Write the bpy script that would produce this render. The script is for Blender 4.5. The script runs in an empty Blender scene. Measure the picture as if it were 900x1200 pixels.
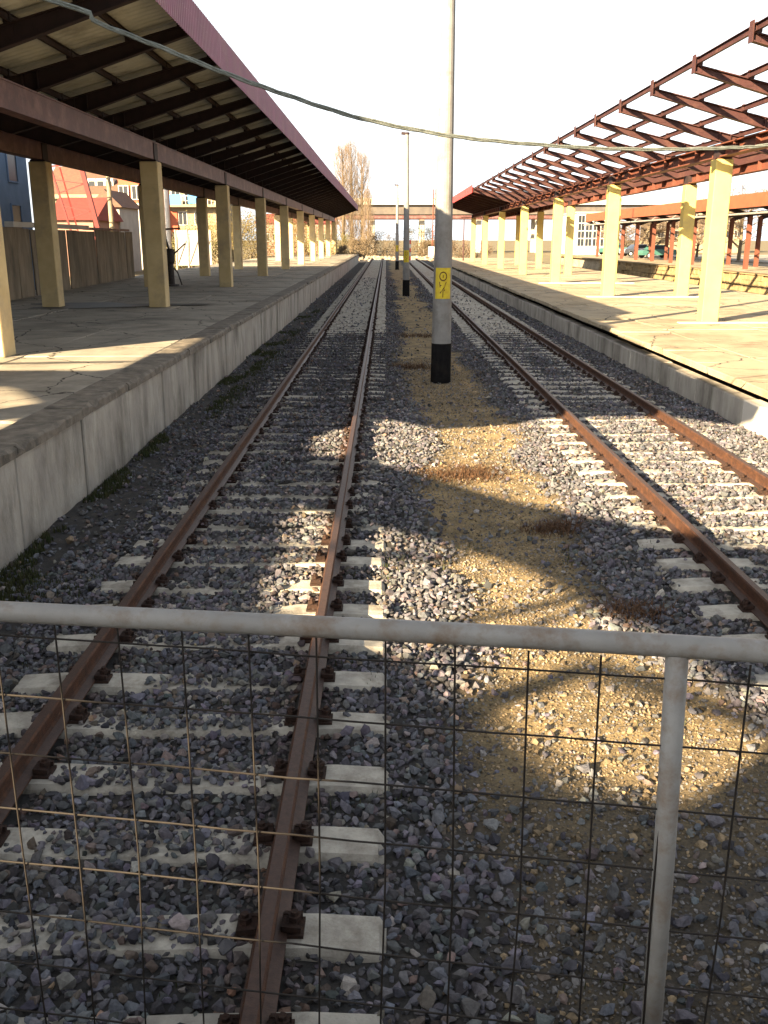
import bpy, bmesh, math, random
import numpy as np
from mathutils import Vector, Matrix

random.seed(7)
rng = np.random.default_rng(7)
scene = bpy.context.scene
COL = scene.collection
R = math.radians

# ------------------------------------------------------------------ camera, sky, sun, exposure
CAM_Z = 2.67
cam_d = bpy.data.cameras.new('camera')
cam_d.sensor_fit = 'VERTICAL'
cam_d.sensor_height = 36.0
cam_d.lens = 36.0 * 1100 / 1200
cam_d.clip_start = 0.05
cam_d.clip_end = 6000
cam = bpy.data.objects.new('camera', cam_d)
cam.location = (0, 0, CAM_Z)
cam.rotation_euler = (R(90 - 16.2), 0, R(0.1))
COL.objects.link(cam)
scene.camera = cam

SK, SQ = 1.75, 2.1                       # sunlight runs (SK, SQ, -1)
sun_dir = Vector((SK, SQ, -1)).normalized()
sun_el = math.asin(-sun_dir.z)
sun_az = math.atan2(-sun_dir.x, -sun_dir.y)      # compass angle of the sun, from +Y towards +X
world = bpy.data.worlds.new('World')
scene.world = world
world.use_nodes = True
nt = world.node_tree
bg = nt.nodes['Background']
sky = nt.nodes.new('ShaderNodeTexSky')
sky.sky_type = 'NISHITA'
sky.sun_disc = False
sky.sun_elevation = sun_el
sky.sun_rotation = sun_az
sky.air_density = 1.0
sky.dust_density = 1.6
sky.ozone_density = 1.0
tcn = nt.nodes.new('ShaderNodeTexCoord')            # keep the pale haze colour of the low sky down to the horizon
sep = nt.nodes.new('ShaderNodeSeparateXYZ')
mx = nt.nodes.new('ShaderNodeMath')
mx.operation = 'MAXIMUM'
mx.inputs[1].default_value = .14
cmb = nt.nodes.new('ShaderNodeCombineXYZ')
nt.links.new(tcn.outputs['Generated'], sep.inputs[0])
nt.links.new(sep.outputs[0], cmb.inputs[0])
nt.links.new(sep.outputs[1], cmb.inputs[1])
nt.links.new(sep.outputs[2], mx.inputs[0])
nt.links.new(mx.outputs[0], cmb.inputs[2])
nt.links.new(cmb.outputs[0], sky.inputs[0])
hs = nt.nodes.new('ShaderNodeHueSaturation')
hs.inputs['Saturation'].default_value = 0.25
nt.links.new(sky.outputs[0], hs.inputs['Color'])
nt.links.new(hs.outputs[0], bg.inputs[0])
bg.inputs[1].default_value = 0.05

sun_d = bpy.data.lights.new('sun', 'SUN')
sun_d.energy = 5.0
sun_d.angle = R(0.4)
sun_d.color = (1.0, 0.765, 0.47)
sun = bpy.data.objects.new('sun', sun_d)
sun.rotation_euler = sun_dir.to_track_quat('-Z', 'Y').to_euler()
sun.location = (-40, -50, 40)
COL.objects.link(sun)

scene.view_settings.view_transform = 'Standard'
scene.view_settings.look = 'None'
scene.view_settings.gamma = 1
scene.view_settings.use_curve_mapping = False
scene.view_settings.exposure = 2.7
scene.render.engine = 'CYCLES'
scene.render.resolution_x = 768
scene.render.resolution_y = 1024


# ------------------------------------------------------------------ helpers
def px(u, v, Y):
    """a point at distance Y along the track seen near the horizon"""
    return ((u - 452) * 0.000867 * Y, Y, CAM_Z + (280.5 - v) * 0.00083 * Y)


def mat(name, c1, c2=None, scale=3.0, rough=0.9, bump=0.0, bscale=30.0, metal=0.0, c3=None, s3=0.6,
        detail=6.0, spec=0.3, stretch=(1, 1, 1), lo=0.35, hi=0.65, attr=None, crack=0.0):
    m = bpy.data.materials.new(name)
    m.use_nodes = True
    n = m.node_tree.nodes
    l = m.node_tree.links
    b = n['Principled BSDF']
    b.inputs['Roughness'].default_value = rough
    b.inputs['Metallic'].default_value = metal
    b.inputs['Specular IOR Level'].default_value = spec
    geo = n.new('ShaderNodeNewGeometry')
    mp = n.new('ShaderNodeMapping')
    mp.inputs['Scale'].default_value = stretch
    l.new(geo.outputs['Position'], mp.inputs['Vector'])

    def noise(s, d=detail, r=0.6):
        t = n.new('ShaderNodeTexNoise')
        t.inputs['Scale'].default_value = s
        t.inputs['Detail'].default_value = d
        t.inputs['Roughness'].default_value = r
        l.new(mp.outputs[0], t.inputs['Vector'])
        return t

    def ramp(src, a, bb):
        r = n.new('ShaderNodeMapRange')
        r.inputs['From Min'].default_value = a
        r.inputs['From Max'].default_value = bb
        l.new(src, r.inputs['Value'])
        return r.outputs[0]

    def mix(fac, a, bb, mode='MIX'):
        x = n.new('ShaderNodeMix')
        x.data_type = 'RGBA'
        x.blend_type = mode
        if isinstance(fac, float):
            x.inputs['Factor'].default_value = fac
        else:
            l.new(fac, x.inputs['Factor'])
        for key, val in (('A', a), ('B', bb)):
            s = [i for i in x.inputs if i.name == key and i.type == 'RGBA'][0]
            if isinstance(val, tuple):
                s.default_value = (*val, 1)
            else:
                l.new(val, s)
        return [o for o in x.outputs if o.type == 'RGBA'][0]

    col = c1
    if c2:
        col = mix(ramp(noise(scale).outputs['Fac'], lo, hi), c1, c2)
    if c3:
        col = mix(ramp(noise(s3, 8, 0.7).outputs['Fac'], 0.48, 0.68), col, c3)
    if crack:
        wob = n.new('ShaderNodeVectorMath')
        wob.operation = 'SCALE'
        wob.inputs['Scale'].default_value = .35
        l.new(noise(2.5, 4).outputs['Color'], wob.inputs[0])
        ad = n.new('ShaderNodeVectorMath')
        l.new(mp.outputs[0], ad.inputs[0])
        l.new(wob.outputs[0], ad.inputs[1])
        vo = n.new('ShaderNodeTexVoronoi')
        vo.feature = 'DISTANCE_TO_EDGE'
        vo.inputs['Scale'].default_value = crack
        l.new(ad.outputs[0], vo.inputs['Vector'])
        col = mix(ramp(vo.outputs['Distance'], .004 * crack * 2, .018 * crack), (.05, .045, .037), col)
    if attr:
        at = n.new('ShaderNodeAttribute')
        at.attribute_name = attr
        col = mix(1.0, col, at.outputs['Color'], 'MULTIPLY')
    if isinstance(col, tuple):
        b.inputs['Base Color'].default_value = (*col, 1)
    else:
        l.new(col, b.inputs['Base Color'])
    if bump:
        bn = n.new('ShaderNodeBump')
        bn.inputs['Strength'].default_value = bump
        bn.inputs['Distance'].default_value = 0.02
        l.new(noise(bscale, 8, 0.7).outputs['Fac'], bn.inputs['Height'])
        l.new(bn.outputs[0], b.inputs['Normal'])
    return m


M = {}
M['concrete'] = mat('concrete', (.36, .33, .27), (.24, .22, .19), 2.2, bump=.5, bscale=40, c3=(.17, .155, .13), s3=.7)
M['wall_concrete'] = mat('wall_concrete', (.42, .395, .345), (.28, .26, .23), 3.5, bump=.7, bscale=25, c3=(.12, .11, .09), s3=1.1, stretch=(1, 1, .35))
M['coping'] = mat('coping_concrete', (.24, .21, .17), (.13, .115, .095), 6, bump=.9, bscale=22, c3=(.075, .07, .06), s3=2.5)
M['pave'] = mat('platform_concrete', (.37, .335, .275), (.26, .24, .20), 1.4, bump=.5, bscale=60, c3=(.15, .138, .115), s3=.55, detail=10, lo=.3, hi=.7, crack=.55)
M['pave_r'] = mat('platform_concrete_pale', (.38, .32, .22), (.29, .245, .17), 1.2, bump=.5, bscale=60, c3=(.19, .15, .10), s3=.7, detail=10, lo=.3, hi=.7, crack=.45)
M['sleeper'] = mat('sleeper_concrete', (.50, .475, .41), (.33, .31, .27), 7, bump=.6, bscale=60, c3=(.22, .20, .165), s3=5)
M['rail'] = mat('rusty_rail', (.075, .031, .017), (.038, .020, .014), 25, rough=.75, bump=.5, bscale=90, c3=(.105, .046, .023), s3=9, spec=.3)
M['rail_top'] = mat('rail_running_face', (.078, .046, .035), (.048, .03, .024), 30, rough=.5, bump=.2, bscale=120, metal=.25)
M['clip'] = mat('rusty_fastening', (.048, .024, .016), (.024, .014, .011), 40, rough=.85, bump=.7, bscale=80)
M['ballast'] = mat('ballast_stone', (.135, .135, .137), (.085, .085, .088), 45, rough=.95, bump=.5, bscale=120, attr='tint')
M['bed'] = mat('ballast_bed', (.05, .048, .047), (.028, .028, .028), 18, rough=1, bump=1.0, bscale=35, c3=(.08, .072, .062), s3=9)
M['sand'] = mat('sandy_grit', (.30, .205, .095), (.19, .13, .065), 14, rough=1, bump=.9, bscale=70, c3=(.13, .10, .065), s3=2.2)
M['dirt'] = mat('dirt_ground', (.19, .145, .085), (.12, .10, .055), .6, rough=1, bump=.6, bscale=4, c3=(.12, .115, .05), s3=.15)
M['col_l'] = mat('yellow_column_paint', (.60, .48, .26), (.52, .405, .21), 2.5, rough=.8, bump=.35, bscale=40, c3=(.40, .32, .20), s3=1.4, detail=9)
M['col_r'] = mat('pale_yellow_column_paint', (.56, .44, .135), (.50, .385, .115), 2.0, rough=.8, bump=.3, bscale=40, c3=(.34, .28, .13), s3=1.1, detail=9)
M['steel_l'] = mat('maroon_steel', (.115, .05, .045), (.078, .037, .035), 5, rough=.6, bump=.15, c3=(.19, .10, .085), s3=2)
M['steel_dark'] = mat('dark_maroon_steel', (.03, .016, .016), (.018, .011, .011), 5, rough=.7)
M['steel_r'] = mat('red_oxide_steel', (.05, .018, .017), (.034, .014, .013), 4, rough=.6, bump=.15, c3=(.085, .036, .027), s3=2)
M['orange_steel'] = mat('orange_oxide_and_sunlit_steel', (.14, .046, .027), (.10, .035, .023), 3, rough=.65, c3=(.13, .05, .03), s3=1.5)
M['orange_fascia'] = mat('orange_fascia_paint', (.26, .075, .032), (.21, .06, .028), 2, rough=.6)
M['fascia'] = mat('purple_fascia', (.235, .085, .135), (.17, .065, .10), 1.6, rough=.55, c3=(.26, .12, .14), s3=.8)
M['sheet'] = mat('corrugated_sheet', (.52, .52, .45), (.38, .385, .33), 1.2, rough=.6, c3=(.26, .25, .20), s3=1.0)
M['red_sheet'] = mat('red_roof_sheet', (.40, .05, .05), (.30, .04, .045), 2, rough=.5)
M['pole'] = mat('grey_pole_paint', (.23, .23, .226), (.19, .19, .188), 4, rough=.7, bump=.2, bscale=30, c3=(.15, .145, .135), s3=3)
M['black'] = mat('black_paint_and_gap_shade', (.008, .008, .009), (.014, .014, .014), 12, rough=.95, spec=.05)  # paint on the pole bases; also used to darken gaps and recesses
M['yellow'] = mat('yellow_sign', (.62, .50, .03), (.52, .38, .03), 12, rough=.5)
M['ink'] = mat('sign_ink', (.09, .04, .01), rough=.6)
M['pipe'] = mat('worn_white_pipe', (.27, .265, .25), (.22, .215, .205), 9, rough=.5, bump=.15, bscale=50, c3=(.18, .135, .10), s3=10)
M['wire'] = mat('rusty_wire', (.015, .0115, .009), (.010, .008, .007), 40, rough=.7, c3=(.022, .018, .015), s3=14)
M['cable'] = mat('grey_green_cable', (.20, .22, .20), (.12, .135, .12), 14, rough=.6, bump=.4, bscale=60)
M['grass'] = mat('weed_green', (.030, .044, .014), (.055, .055, .022), 7, rough=.9)
M['dry'] = mat('dry_weed', (.10, .052, .025), (.055, .03, .017), 14, rough=.95)
M['twig'] = mat('bare_twig', (.16, .12, .08), (.11, .08, .055), .8, rough=.95)
M['twig_d'] = mat('dark_bare_twig', (.10, .075, .05), (.16, .12, .07), .8, rough=.95)
M['bush_y'] = mat('yellowing_bush', (.16, .12, .04), (.10, .085, .03), .7, rough=.95)
M['bush_g'] = mat('olive_bush', (.10, .10, .035), (.17, .14, .05), .7, rough=.95)
M['glass'] = mat('window_glass', (.02, .024, .03), rough=.35, spec=.25)
M['blue'] = mat('blue_render', (.115, .17, .26), (.09, .14, .215), 1.2, rough=.9, bump=.2)
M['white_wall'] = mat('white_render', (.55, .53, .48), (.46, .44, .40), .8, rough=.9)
M['cream_wall'] = mat('cream_render', (.26, .215, .145), (.21, .175, .115), .8, rough=.9)
M['orange_wall'] = mat('orange_render', (.34, .095, .05), (.29, .085, .05), .8, rough=.9)
M['white_house'] = mat('white_house_render', (.36, .35, .32), (.29, .28, .26), .8, rough=.9)
M['pink_wall'] = mat('pink_render', (.28, .17, .125), (.23, .14, .105), .8, rough=.9)
M['tile'] = mat('red_roof_tile', (.20, .042, .032), (.14, .034, .028), 3, rough=.85, bump=.5, bscale=8)
M['brown_roof'] = mat('brown_roof_tile', (.15, .085, .055), (.10, .06, .045), 3, rough=.85)
M['red_paint'] = mat('red_crane_paint', (.15, .016, .013), (.11, .014, .012), 4, rough=.6)
M['tarp'] = mat('blue_tarp', (.06, .20, .42), rough=.6)
M['pump'] = mat('dark_pump_iron', (.028, .024, .022), (.05, .04, .035), 12, rough=.6)
M['board'] = mat('weathered_board', (.27, .22, .155), (.17, .14, .10), 3, rough=.95, bump=.5, bscale=25, stretch=(1, 1, .25), c3=(.11, .095, .07), s3=1.4)
M['stone'] = mat('yellow_stone', (.28, .205, .10), (.19, .14, .075), 2.0, rough=.95, bump=.6, bscale=12)
M['bridge'] = mat('bridge_concrete', (.40, .365, .30), (.32, .295, .25), .4, rough=.9)
M['bridge_d'] = mat('bridge_girder', (.11, .095, .08), (.075, .065, .06), .6, rough=.9)
M['wet'] = mat('wet_concrete', (.05, .048, .045), (.075, .07, .06), 3, rough=.55, spec=.3)
M['car_g'] = mat('green_car_paint', (.05, .14, .12), rough=.3, spec=.5)
M['car_w'] = mat('silver_car_paint', (.45, .47, .48), rough=.3, spec=.5)
M['tyre'] = mat('tyre_rubber', (.02, .02, .02), rough=.8)
M['red_white'] = mat('red_band_paint', (.50, .05, .04), rough=.6)


class MB:
    """collects shapes in world space and links them as one mesh object"""
    def __init__(s):
        s.v, s.f, s.smooth = [], [], False

    def add(s, vs, fs):
        o = len(s.v)
        s.v += [tuple(p) for p in vs]
        s.f += [tuple(i + o for i in f) for f in fs]
        return s

    def box(s, x0, x1, y0, y1, z0, z1):
        vs = [(x, y, z) for z in (z0, z1) for (x, y) in ((x0, y0), (x1, y0), (x1, y1), (x0, y1))]
        return s.add(vs, [(3, 2, 1, 0), (4, 5, 6, 7), (0, 1, 5, 4), (1, 2, 6, 5), (2, 3, 7, 6), (3, 0, 4, 7)])

    def bbox(s, x0, x1, y0, y1, z0, z1, b=.01):
        """box with chamfered vertical and top edges"""
        def ring(i, z):
            return [(x0 + i, y0, z), (x1 - i, y0, z), (x1, y0 + i, z), (x1, y1 - i, z), (x1 - i, y1, z), (x0 + i, y1, z), (x0, y1 - i, z), (x0, y0 + i, z)]
        top = [(x0 + b, y0 + b, z1), (x1 - b, y0 + b, z1), (x1 - b, y0 + b, z1), (x1 - b, y1 - b, z1), (x1 - b, y1 - b, z1), (x0 + b, y1 - b, z1), (x0 + b, y1 - b, z1), (x0 + b, y0 + b, z1)]
        top = ring(b, z1)
        top = [(x0 + (x1 - x0) / 2 + (p[0] - (x0 + x1) / 2) * (1 - 2 * b / (x1 - x0)), (y0 + y1) / 2 + (p[1] - (y0 + y1) / 2) * (1 - 2 * b / (y1 - y0)), z1) for p in ring(b, z1)]
        vs = ring(b, z0) + ring(b, z1 - b) + top
        fs = [tuple(range(7, -1, -1)), tuple(range(16, 24))]
        for k in (0, 8):
            for i in range(8):
                j = (i + 1) % 8
                fs.append((k + i, k + j, k + 8 + j, k + 8 + i))
        return s.add(vs, fs)

    def beam(s, a, b, w, h, up=(0, 0, 1)):
        a, b = Vector(a), Vector(b)
        d = (b - a).normalized()
        u = Vector(up)
        sd = d.cross(u)
        if sd.length < 1e-4:
            sd = d.cross(Vector((1, 0, 0)))
        sd.normalize()
        u = sd.cross(d).normalized()
        vs = []
        for p in (a, b):
            for (i, j) in ((-1, -1), (1, -1), (1, 1), (-1, 1)):
                vs.append(p + sd * (i * w / 2) + u * (j * h / 2))
        return s.add(vs, [(3, 2, 1, 0), (4, 5, 6, 7), (0, 1, 5, 4), (1, 2, 6, 5), (2, 3, 7, 6), (3, 0, 4, 7)])

    def tube(s, pts, rad, n=8, caps=True):
        pts = [Vector(p) for p in pts]
        if not hasattr(rad, '__len__'):
            rad = [rad] * len(pts)
        o = len(s.v)
        prev = None
        for i, p in enumerate(pts):
            d = (pts[min(i + 1, len(pts) - 1)] - pts[max(i - 1, 0)]).normalized()
            if prev is None:
                a = d.orthogonal().normalized()
            else:
                a = (prev - d * prev.dot(d)).normalized()
            prev = a
            b = d.cross(a)
            for k in range(n):
                t = 2 * math.pi * k / n
                s.v.append(tuple(p + (a * math.cos(t) + b * math.sin(t)) * rad[i]))
        for i in range(len(pts) - 1):
            for k in range(n):
                k2 = (k + 1) % n
                s.f.append((o + i * n + k, o + i * n + k2, o + (i + 1) * n + k2, o + (i + 1) * n + k))
        if caps:
            s.f.append(tuple(o + k for k in range(n - 1, -1, -1)))
            s.f.append(tuple(o + (len(pts) - 1) * n + k for k in range(n)))
        return s

    def prism(s, poly, z0, z1):
        n = len(poly)
        vs = [(x, y, z0) for x, y in poly] + [(x, y, z1) for x, y in poly]
        fs = [tuple(range(n - 1, -1, -1)), tuple(range(n, 2 * n))]
        fs += [(i, (i + 1) % n, n + (i + 1) % n, n + i) for i in range(n)]
        return s.add(vs, fs)

    def mesh(s, name, m, off=(0, 0, 0)):
        me = bpy.data.meshes.new(name)
        ox, oy, oz = off
        me.from_pydata([(x - ox, y - oy, z - oz) for x, y, z in s.v], [], s.f)
        if m is not None:
            me.materials.append(M[m] if isinstance(m, str) else m)
        if s.smooth:
            me.polygons.foreach_set('use_smooth', [True] * len(me.polygons))
        me.update()
        return me

    def build(s, name, m, parent=None, smooth=False, fix=True):
        s.smooth = smooth
        off = wloc(parent)
        if parent is None:                        # origin at the thing's base
            a = np.array(s.v)
            off = (float(a[:, 0].mean()), float(a[:, 1].mean()), float(a[:, 2].min()))
        me = s.mesh(name, m, off)
        if fix:
            bm = bmesh.new()
            bm.from_mesh(me)
            bmesh.ops.recalc_face_normals(bm, faces=bm.faces)
            bm.to_mesh(me)
            bm.free()
        o = bpy.data.objects.new(name, me)
        COL.objects.link(o)
        if parent is None:
            o.location = off
        else:
            o.parent = parent
        return o


def wloc(o):
    x = Vector((0, 0, 0))
    while o is not None:
        x += o.location
        o = o.parent
    return tuple(x)


def inst(name, me, parent, loc, rot=(0, 0, 0), sc=(1, 1, 1)):
    """object that shares mesh data; loc in world space"""
    o = bpy.data.objects.new(name, me)
    COL.objects.link(o)
    p = wloc(parent)
    o.parent = parent
    o.location = (loc[0] - p[0], loc[1] - p[1], loc[2] - p[2])
    o.rotation_euler = rot
    o.scale = sc
    return o


def tag(o, label=None, cat=None, group=None, kind=None):
    if label:
        o['label'] = label
    if cat:
        o['category'] = cat
    if group:
        o['group'] = group
    if kind:
        o['kind'] = kind
    return o


def thing(name, loc, label, cat, group=None):
    o = bpy.data.objects.new(name, None)
    COL.objects.link(o)
    o.location = loc
    o.empty_display_size = .3
    return tag(o, label, cat, group)


def struct(name, loc=(0, 0, 0)):
    o = bpy.data.objects.new(name, None)
    COL.objects.link(o)
    o.location = loc
    o['kind'] = 'structure'
    return o


def raw_mesh(name, verts, faces_flat, loop_tot, m, smooth=False):
    """fast mesh from numpy arrays, all faces of loop_tot corners"""
    me = bpy.data.meshes.new(name)
    nv, nf = len(verts), len(faces_flat) // loop_tot
    me.vertices.add(nv)
    me.vertices.foreach_set('co', np.ascontiguousarray(verts, dtype=np.float32).ravel())
    me.loops.add(len(faces_flat))
    me.loops.foreach_set('vertex_index', np.ascontiguousarray(faces_flat, dtype=np.int32))
    me.polygons.add(nf)
    me.polygons.foreach_set('loop_start', np.arange(0, nf * loop_tot, loop_tot, dtype=np.int32))
    me.update(calc_edges=True)
    me.validate()
    if smooth:
        me.polygons.foreach_set('use_smooth', [True] * nf)
    else:
        me.polygons.foreach_set('use_smooth', [False] * nf)
    me.materials.append(M[m])
    return me


def vnoise(x, y, seed=0):
    """smooth value noise for numpy arrays"""
    x = np.asarray(x, dtype=float)
    y = np.asarray(y, dtype=float)
    xi, yi = np.floor(x).astype(np.int64), np.floor(y).astype(np.int64)
    xf, yf = x - xi, y - yi
    xf = xf * xf * (3 - 2 * xf)
    yf = yf * yf * (3 - 2 * yf)

    def h(a, b):
        k = (a * 374761393 + b * 668265263 + seed * 974711) & 0x7fffffff
        k = ((k ^ (k >> 13)) * 1274126177) & 0x7fffffff
        return ((k ^ (k >> 16)) & 0xffff) / 65535.0
    return (h(xi, yi) * (1 - xf) + h(xi + 1, yi) * xf) * (1 - yf) + (h(xi, yi + 1) * (1 - xf) + h(xi + 1, yi + 1) * xf) * yf


# ------------------------------------------------------------------ ground and track bed
T1, T2 = -1.24, 3.72            # track centre lines
PLX, PLZ = -3.53, .78           # left platform edge and height
PRX, PRZ = 5.75, .50            # right platform edge and height
Y_END = 128.0


def sand_mask(x, y):
    """1 in the sandy strip between the tracks, 0 on ballast"""
    lo = .35 + (vnoise(y * .45, x * 0 + 3, 1) - .5) * .4 + (vnoise(y * 2.2, x * 1.5, 2) - .5) * .35
    hi = 2.05 + (vnoise(y * .4, x * 0 + 9, 3) - .5) * .45 + (vnoise(y * 2.0, x * 1.5, 4) - .5) * .4 + np.clip((6 - y) * .35, 0, 1.0)
    return np.clip((x - lo) / .32, 0, 1) * np.clip((hi - x) / .32, 0, 1)


def bed_z(x, y):
    z = -.213 - .012 * np.clip((9 - y) / 2, 0, 1) + (vnoise(x * 1.3, y * 1.3, 5) - .5) * .05 + (vnoise(x * 5, y * 5, 6) - .5) * .02
    z = z - .035 * sand_mask(x, y) - .03 * np.clip((y - 28) / 4, 0, 1)
    z = z - .05 * np.clip((-2.7 - x) / .5, 0, 1) - .03 * np.clip((x - 5.2) / .4, 0, 1)
    for t in (T1, T2):
        d = np.abs(x - t)
        z = z + .010 * np.clip(1 - d / .6, 0, 1) * (vnoise(x * 0 + t, y * .6, 8) + .35)
    return z


def grid_sheet(name, x0, x1, y0, y1, nx, ny, zf, m):
    xs = np.linspace(x0, x1, nx)
    ys = y0 + (y1 - y0) * np.linspace(0, 1, ny) ** 1.8
    X, Y = np.meshgrid(xs, ys)
    Z = zf(X, Y)
    v = np.stack([X.ravel(), Y.ravel(), Z.ravel()], 1)
    i = np.arange((ny - 1) * nx).reshape(ny - 1, nx)[:, :-1].ravel()
    f = np.stack([i, i + 1, i + nx + 1, i + nx], 1).ravel()
    me = raw_mesh(name, v, f, 4, m, True)
    o = bpy.data.objects.new(name, me)
    COL.objects.link(o)
    return o


g = MB().add([(-900, -300, -.42), (900, -300, -.42), (900, 3000, -.42), (-900, 3000, -.42)], [(0, 1, 2, 3)]).build('ground', 'dirt')
g['kind'] = 'structure'


def bed_material():
    """ballast fines beside the rails, sandy grit down the middle (the grit has this shape itself)"""
    m = M['bed'].copy()
    m.name = 'track_bed_mix'
    n, l = m.node_tree.nodes, m.node_tree.links
    b = n['Principled BSDF']
    src = b.inputs['Base Color'].links[0].from_socket
    at = n.new('ShaderNodeAttribute')
    at.attribute_name = 'sand'
    geo = n.new('ShaderNodeNewGeometry')
    t = n.new('ShaderNodeTexNoise')
    t.inputs['Scale'].default_value = 60
    t.inputs['Detail'].default_value = 6
    l.new(geo.outputs['Position'], t.inputs['Vector'])
    t2 = n.new('ShaderNodeTexNoise')
    t2.inputs['Scale'].default_value = 3
    t2.inputs['Detail'].default_value = 6
    l.new(geo.outputs['Position'], t2.inputs['Vector'])
    add = n.new('ShaderNodeMath')
    add.operation = 'ADD'
    l.new(t.outputs['Fac'], add.inputs[0])
    l.new(t2.outputs['Fac'], add.inputs[1])
    cr = n.new('ShaderNodeValToRGB')
    cr.color_ramp.elements[0].position = .36
    cr.color_ramp.elements[0].color = (.085, .067, .042, 1)
    cr.color_ramp.elements[1].position = .62
    cr.color_ramp.elements[1].color = (.32, .238, .120, 1)
    half = n.new('ShaderNodeMath')
    half.operation = 'MULTIPLY'
    half.inputs[1].default_value = .5
    l.new(add.outputs[0], half.inputs[0])
    l.new(half.outputs[0], cr.inputs[0])
    x = n.new('ShaderNodeMix')
    x.data_type = 'RGBA'
    l.new(at.outputs['Fac'], x.inputs['Factor'])
    ia = [i for i in x.inputs if i.type == 'RGBA']
    l.new(src, ia[0])
    l.new(cr.outputs[0], ia[1])
    l.new([o for o in x.outputs if o.type == 'RGBA'][0], b.inputs['Base Color'])
    return m


bed = grid_sheet('track_bed', -3.75, 6.1, 1.3, 150, 120, 900, bed_z, 'bed')
bed['kind'] = 'structure'
bed.data.materials[0] = bed_material()
co = np.empty(len(bed.data.vertices) * 3, dtype=np.float32)
bed.data.vertices.foreach_get('co', co)
co = co.reshape(-1, 3)
a = bed.data.attributes.new('sand', 'FLOAT', 'POINT')
a.data.foreach_set('value', (sand_mask(co[:, 0], co[:, 1]) * (.95 - .75 * np.clip((5.4 - co[:, 1]) / 1.6, 0, 1))).astype(np.float32))

# ------------------------------------------------------------------ tracks
SLEEPERS = {}


def sleeper_mesh():
    m = MB()
    xs = [-1.25, -1.22, -.95, -.75, -.55, -.25, 0, .25, .55, .75, .95, 1.22, 1.25]
    zt = [-.21, -.178, -.163, -.166, -.168, -.180, -.184, -.180, -.168, -.166, -.163, -.178, -.21]
    o = len(m.v)
    for x, z in zip(xs, zt):
        wt, wb = (.105, .14) if abs(x) < 1.24 else (.085, .13)
        m.v += [(x, -wb, -.36), (x, -wt - .012, z - .03), (x, -wt, z), (x, wt, z), (x, wt + .012, z - .03), (x, wb, -.36)]
    for i in range(len(xs) - 1):
        for k in range(6):
            a, b = i * 6 + k, i * 6 + (k + 1) % 6
            m.f.append((a, b, b + 6, a + 6))
    m.f.append((5, 4, 3, 2, 1, 0))
    e = (len(xs) - 1) * 6
    m.f.append(tuple(e + k for k in range(6)))
    return m.mesh('sleeper', 'sleeper')


def clip_mesh():
    m = MB()
    m.box(-.045, .06, -.06, .06, -.172, -.155)        # tie plate wing
    m.box(-.035, .03, -.045, .045, -.155, -.122)          # clamp
    m.tube([(.02, 0, -.15), (.02, 0, -.078)], [.018, .017], 6)
    m.tube([(.02, 0, -.118), (.02, 0, -.095)], [.03, .03], 6)
    m.beam((-.03, .04, -.13), (.05, .045, -.135), .02, .026)
    m.beam((-.03, -.04, -.13), (.05, -.045, -.135), .02, .026)
    return m.mesh('rail_clip', 'clip')


S_ME, C_ME = sleeper_mesh(), clip_mesh()
PROFILE = [(-.070, -.16), (-.070, -.150), (-.020, -.132), (-.009, -.115), (-.009, -.052), (-.033, -.040), (-.036, -.012), (-.027, 0),
           (.027, 0), (.036, -.012), (.033, -.040), (.009, -.052), (.009, -.115), (.020, -.132), (.070, -.150), (.070, -.16)]


def rail(parent, x, y0, y1, wob):
    m = MB()
    ys = list(np.concatenate([np.arange(y0, min(y1, 40), 2.0), np.arange(40, y1, 6.0), [y1]]))
    for y in ys:
        dx = wob * math.sin(y * .13 + x) + wob * .6 * math.sin(y * .37 + 2 * x)
        for (px_, pz) in PROFILE:
            m.v.append((x + dx + px_, y, pz))
    n = len(PROFILE)
    for i in range(len(ys) - 1):
        for k in range(n):
            k2 = (k + 1) % n
            m.f.append((i * n + k, i * n + k2, (i + 1) * n + k2, (i + 1) * n + k))
    m.f.append(tuple(range(n)))
    m.f.append(tuple((len(ys) - 1) * n + k for k in range(n)))
    o = m.build('rail', 'rail', parent)
    o.data.materials.append(M['rail_top'])
    for p in o.data.polygons:
        if p.normal.z > .8 and p.center.z > -.02:
            p.material_index = 1
    return o


def track(name, tx, label, y0, y1):
    root = thing(name, (tx, y0, -.16), label, 'railway track', 'the two tracks between the platforms')
    for s in (-.755, .755):
        rail(root, tx + s, y0, y1, .006)
    lst = []
    y = 2.18
    rr = random.Random(int(abs(tx) * 100))
    while y < y1 - .3:
        yy = y + rr.uniform(-.03, .03)
        ang = rr.uniform(-.015, .015)
        dz = rr.uniform(-.012, .006) + (.012 if yy > 30 else 0) - ((.030 if tx < 0 else .010) if 8.5 < yy < 30 else 0)
        s = inst('sleeper', S_ME, root, (tx + rr.uniform(-.02, .02), yy, min(dz, 0)), (0, 0, ang))
        lst.append((yy, ang))
        if yy < 44:
            for sx in (-.755, .755):
                for side in (-1, 1):
                    c = bpy.data.objects.new('rail_clip', C_ME)
                    COL.objects.link(c)
                    c.parent = s
                    c.location = (sx + side * .085, rr.uniform(-.01, .01), .006)
                    c.rotation_euler = (0, 0, 0 if side > 0 else math.pi)
        y += .6
    SLEEPERS[tx] = lst
    far = MB()
    cv, cf = [tuple(v.co) for v in C_ME.vertices], [tuple(p.vertices) for p in C_ME.polygons]
    for yy, ang in lst:
        if yy >= 44:
            for sx in (-.755, .755):
                for side in (-1, 1):
                    far.add([(tx + sx + side * .085 + side * v[0], yy + side * v[1], v[2] + .006) for v in cv], cf)
    far.build('rail_clips', 'clip', root, fix=False)['kind'] = 'stuff'
    return root


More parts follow.
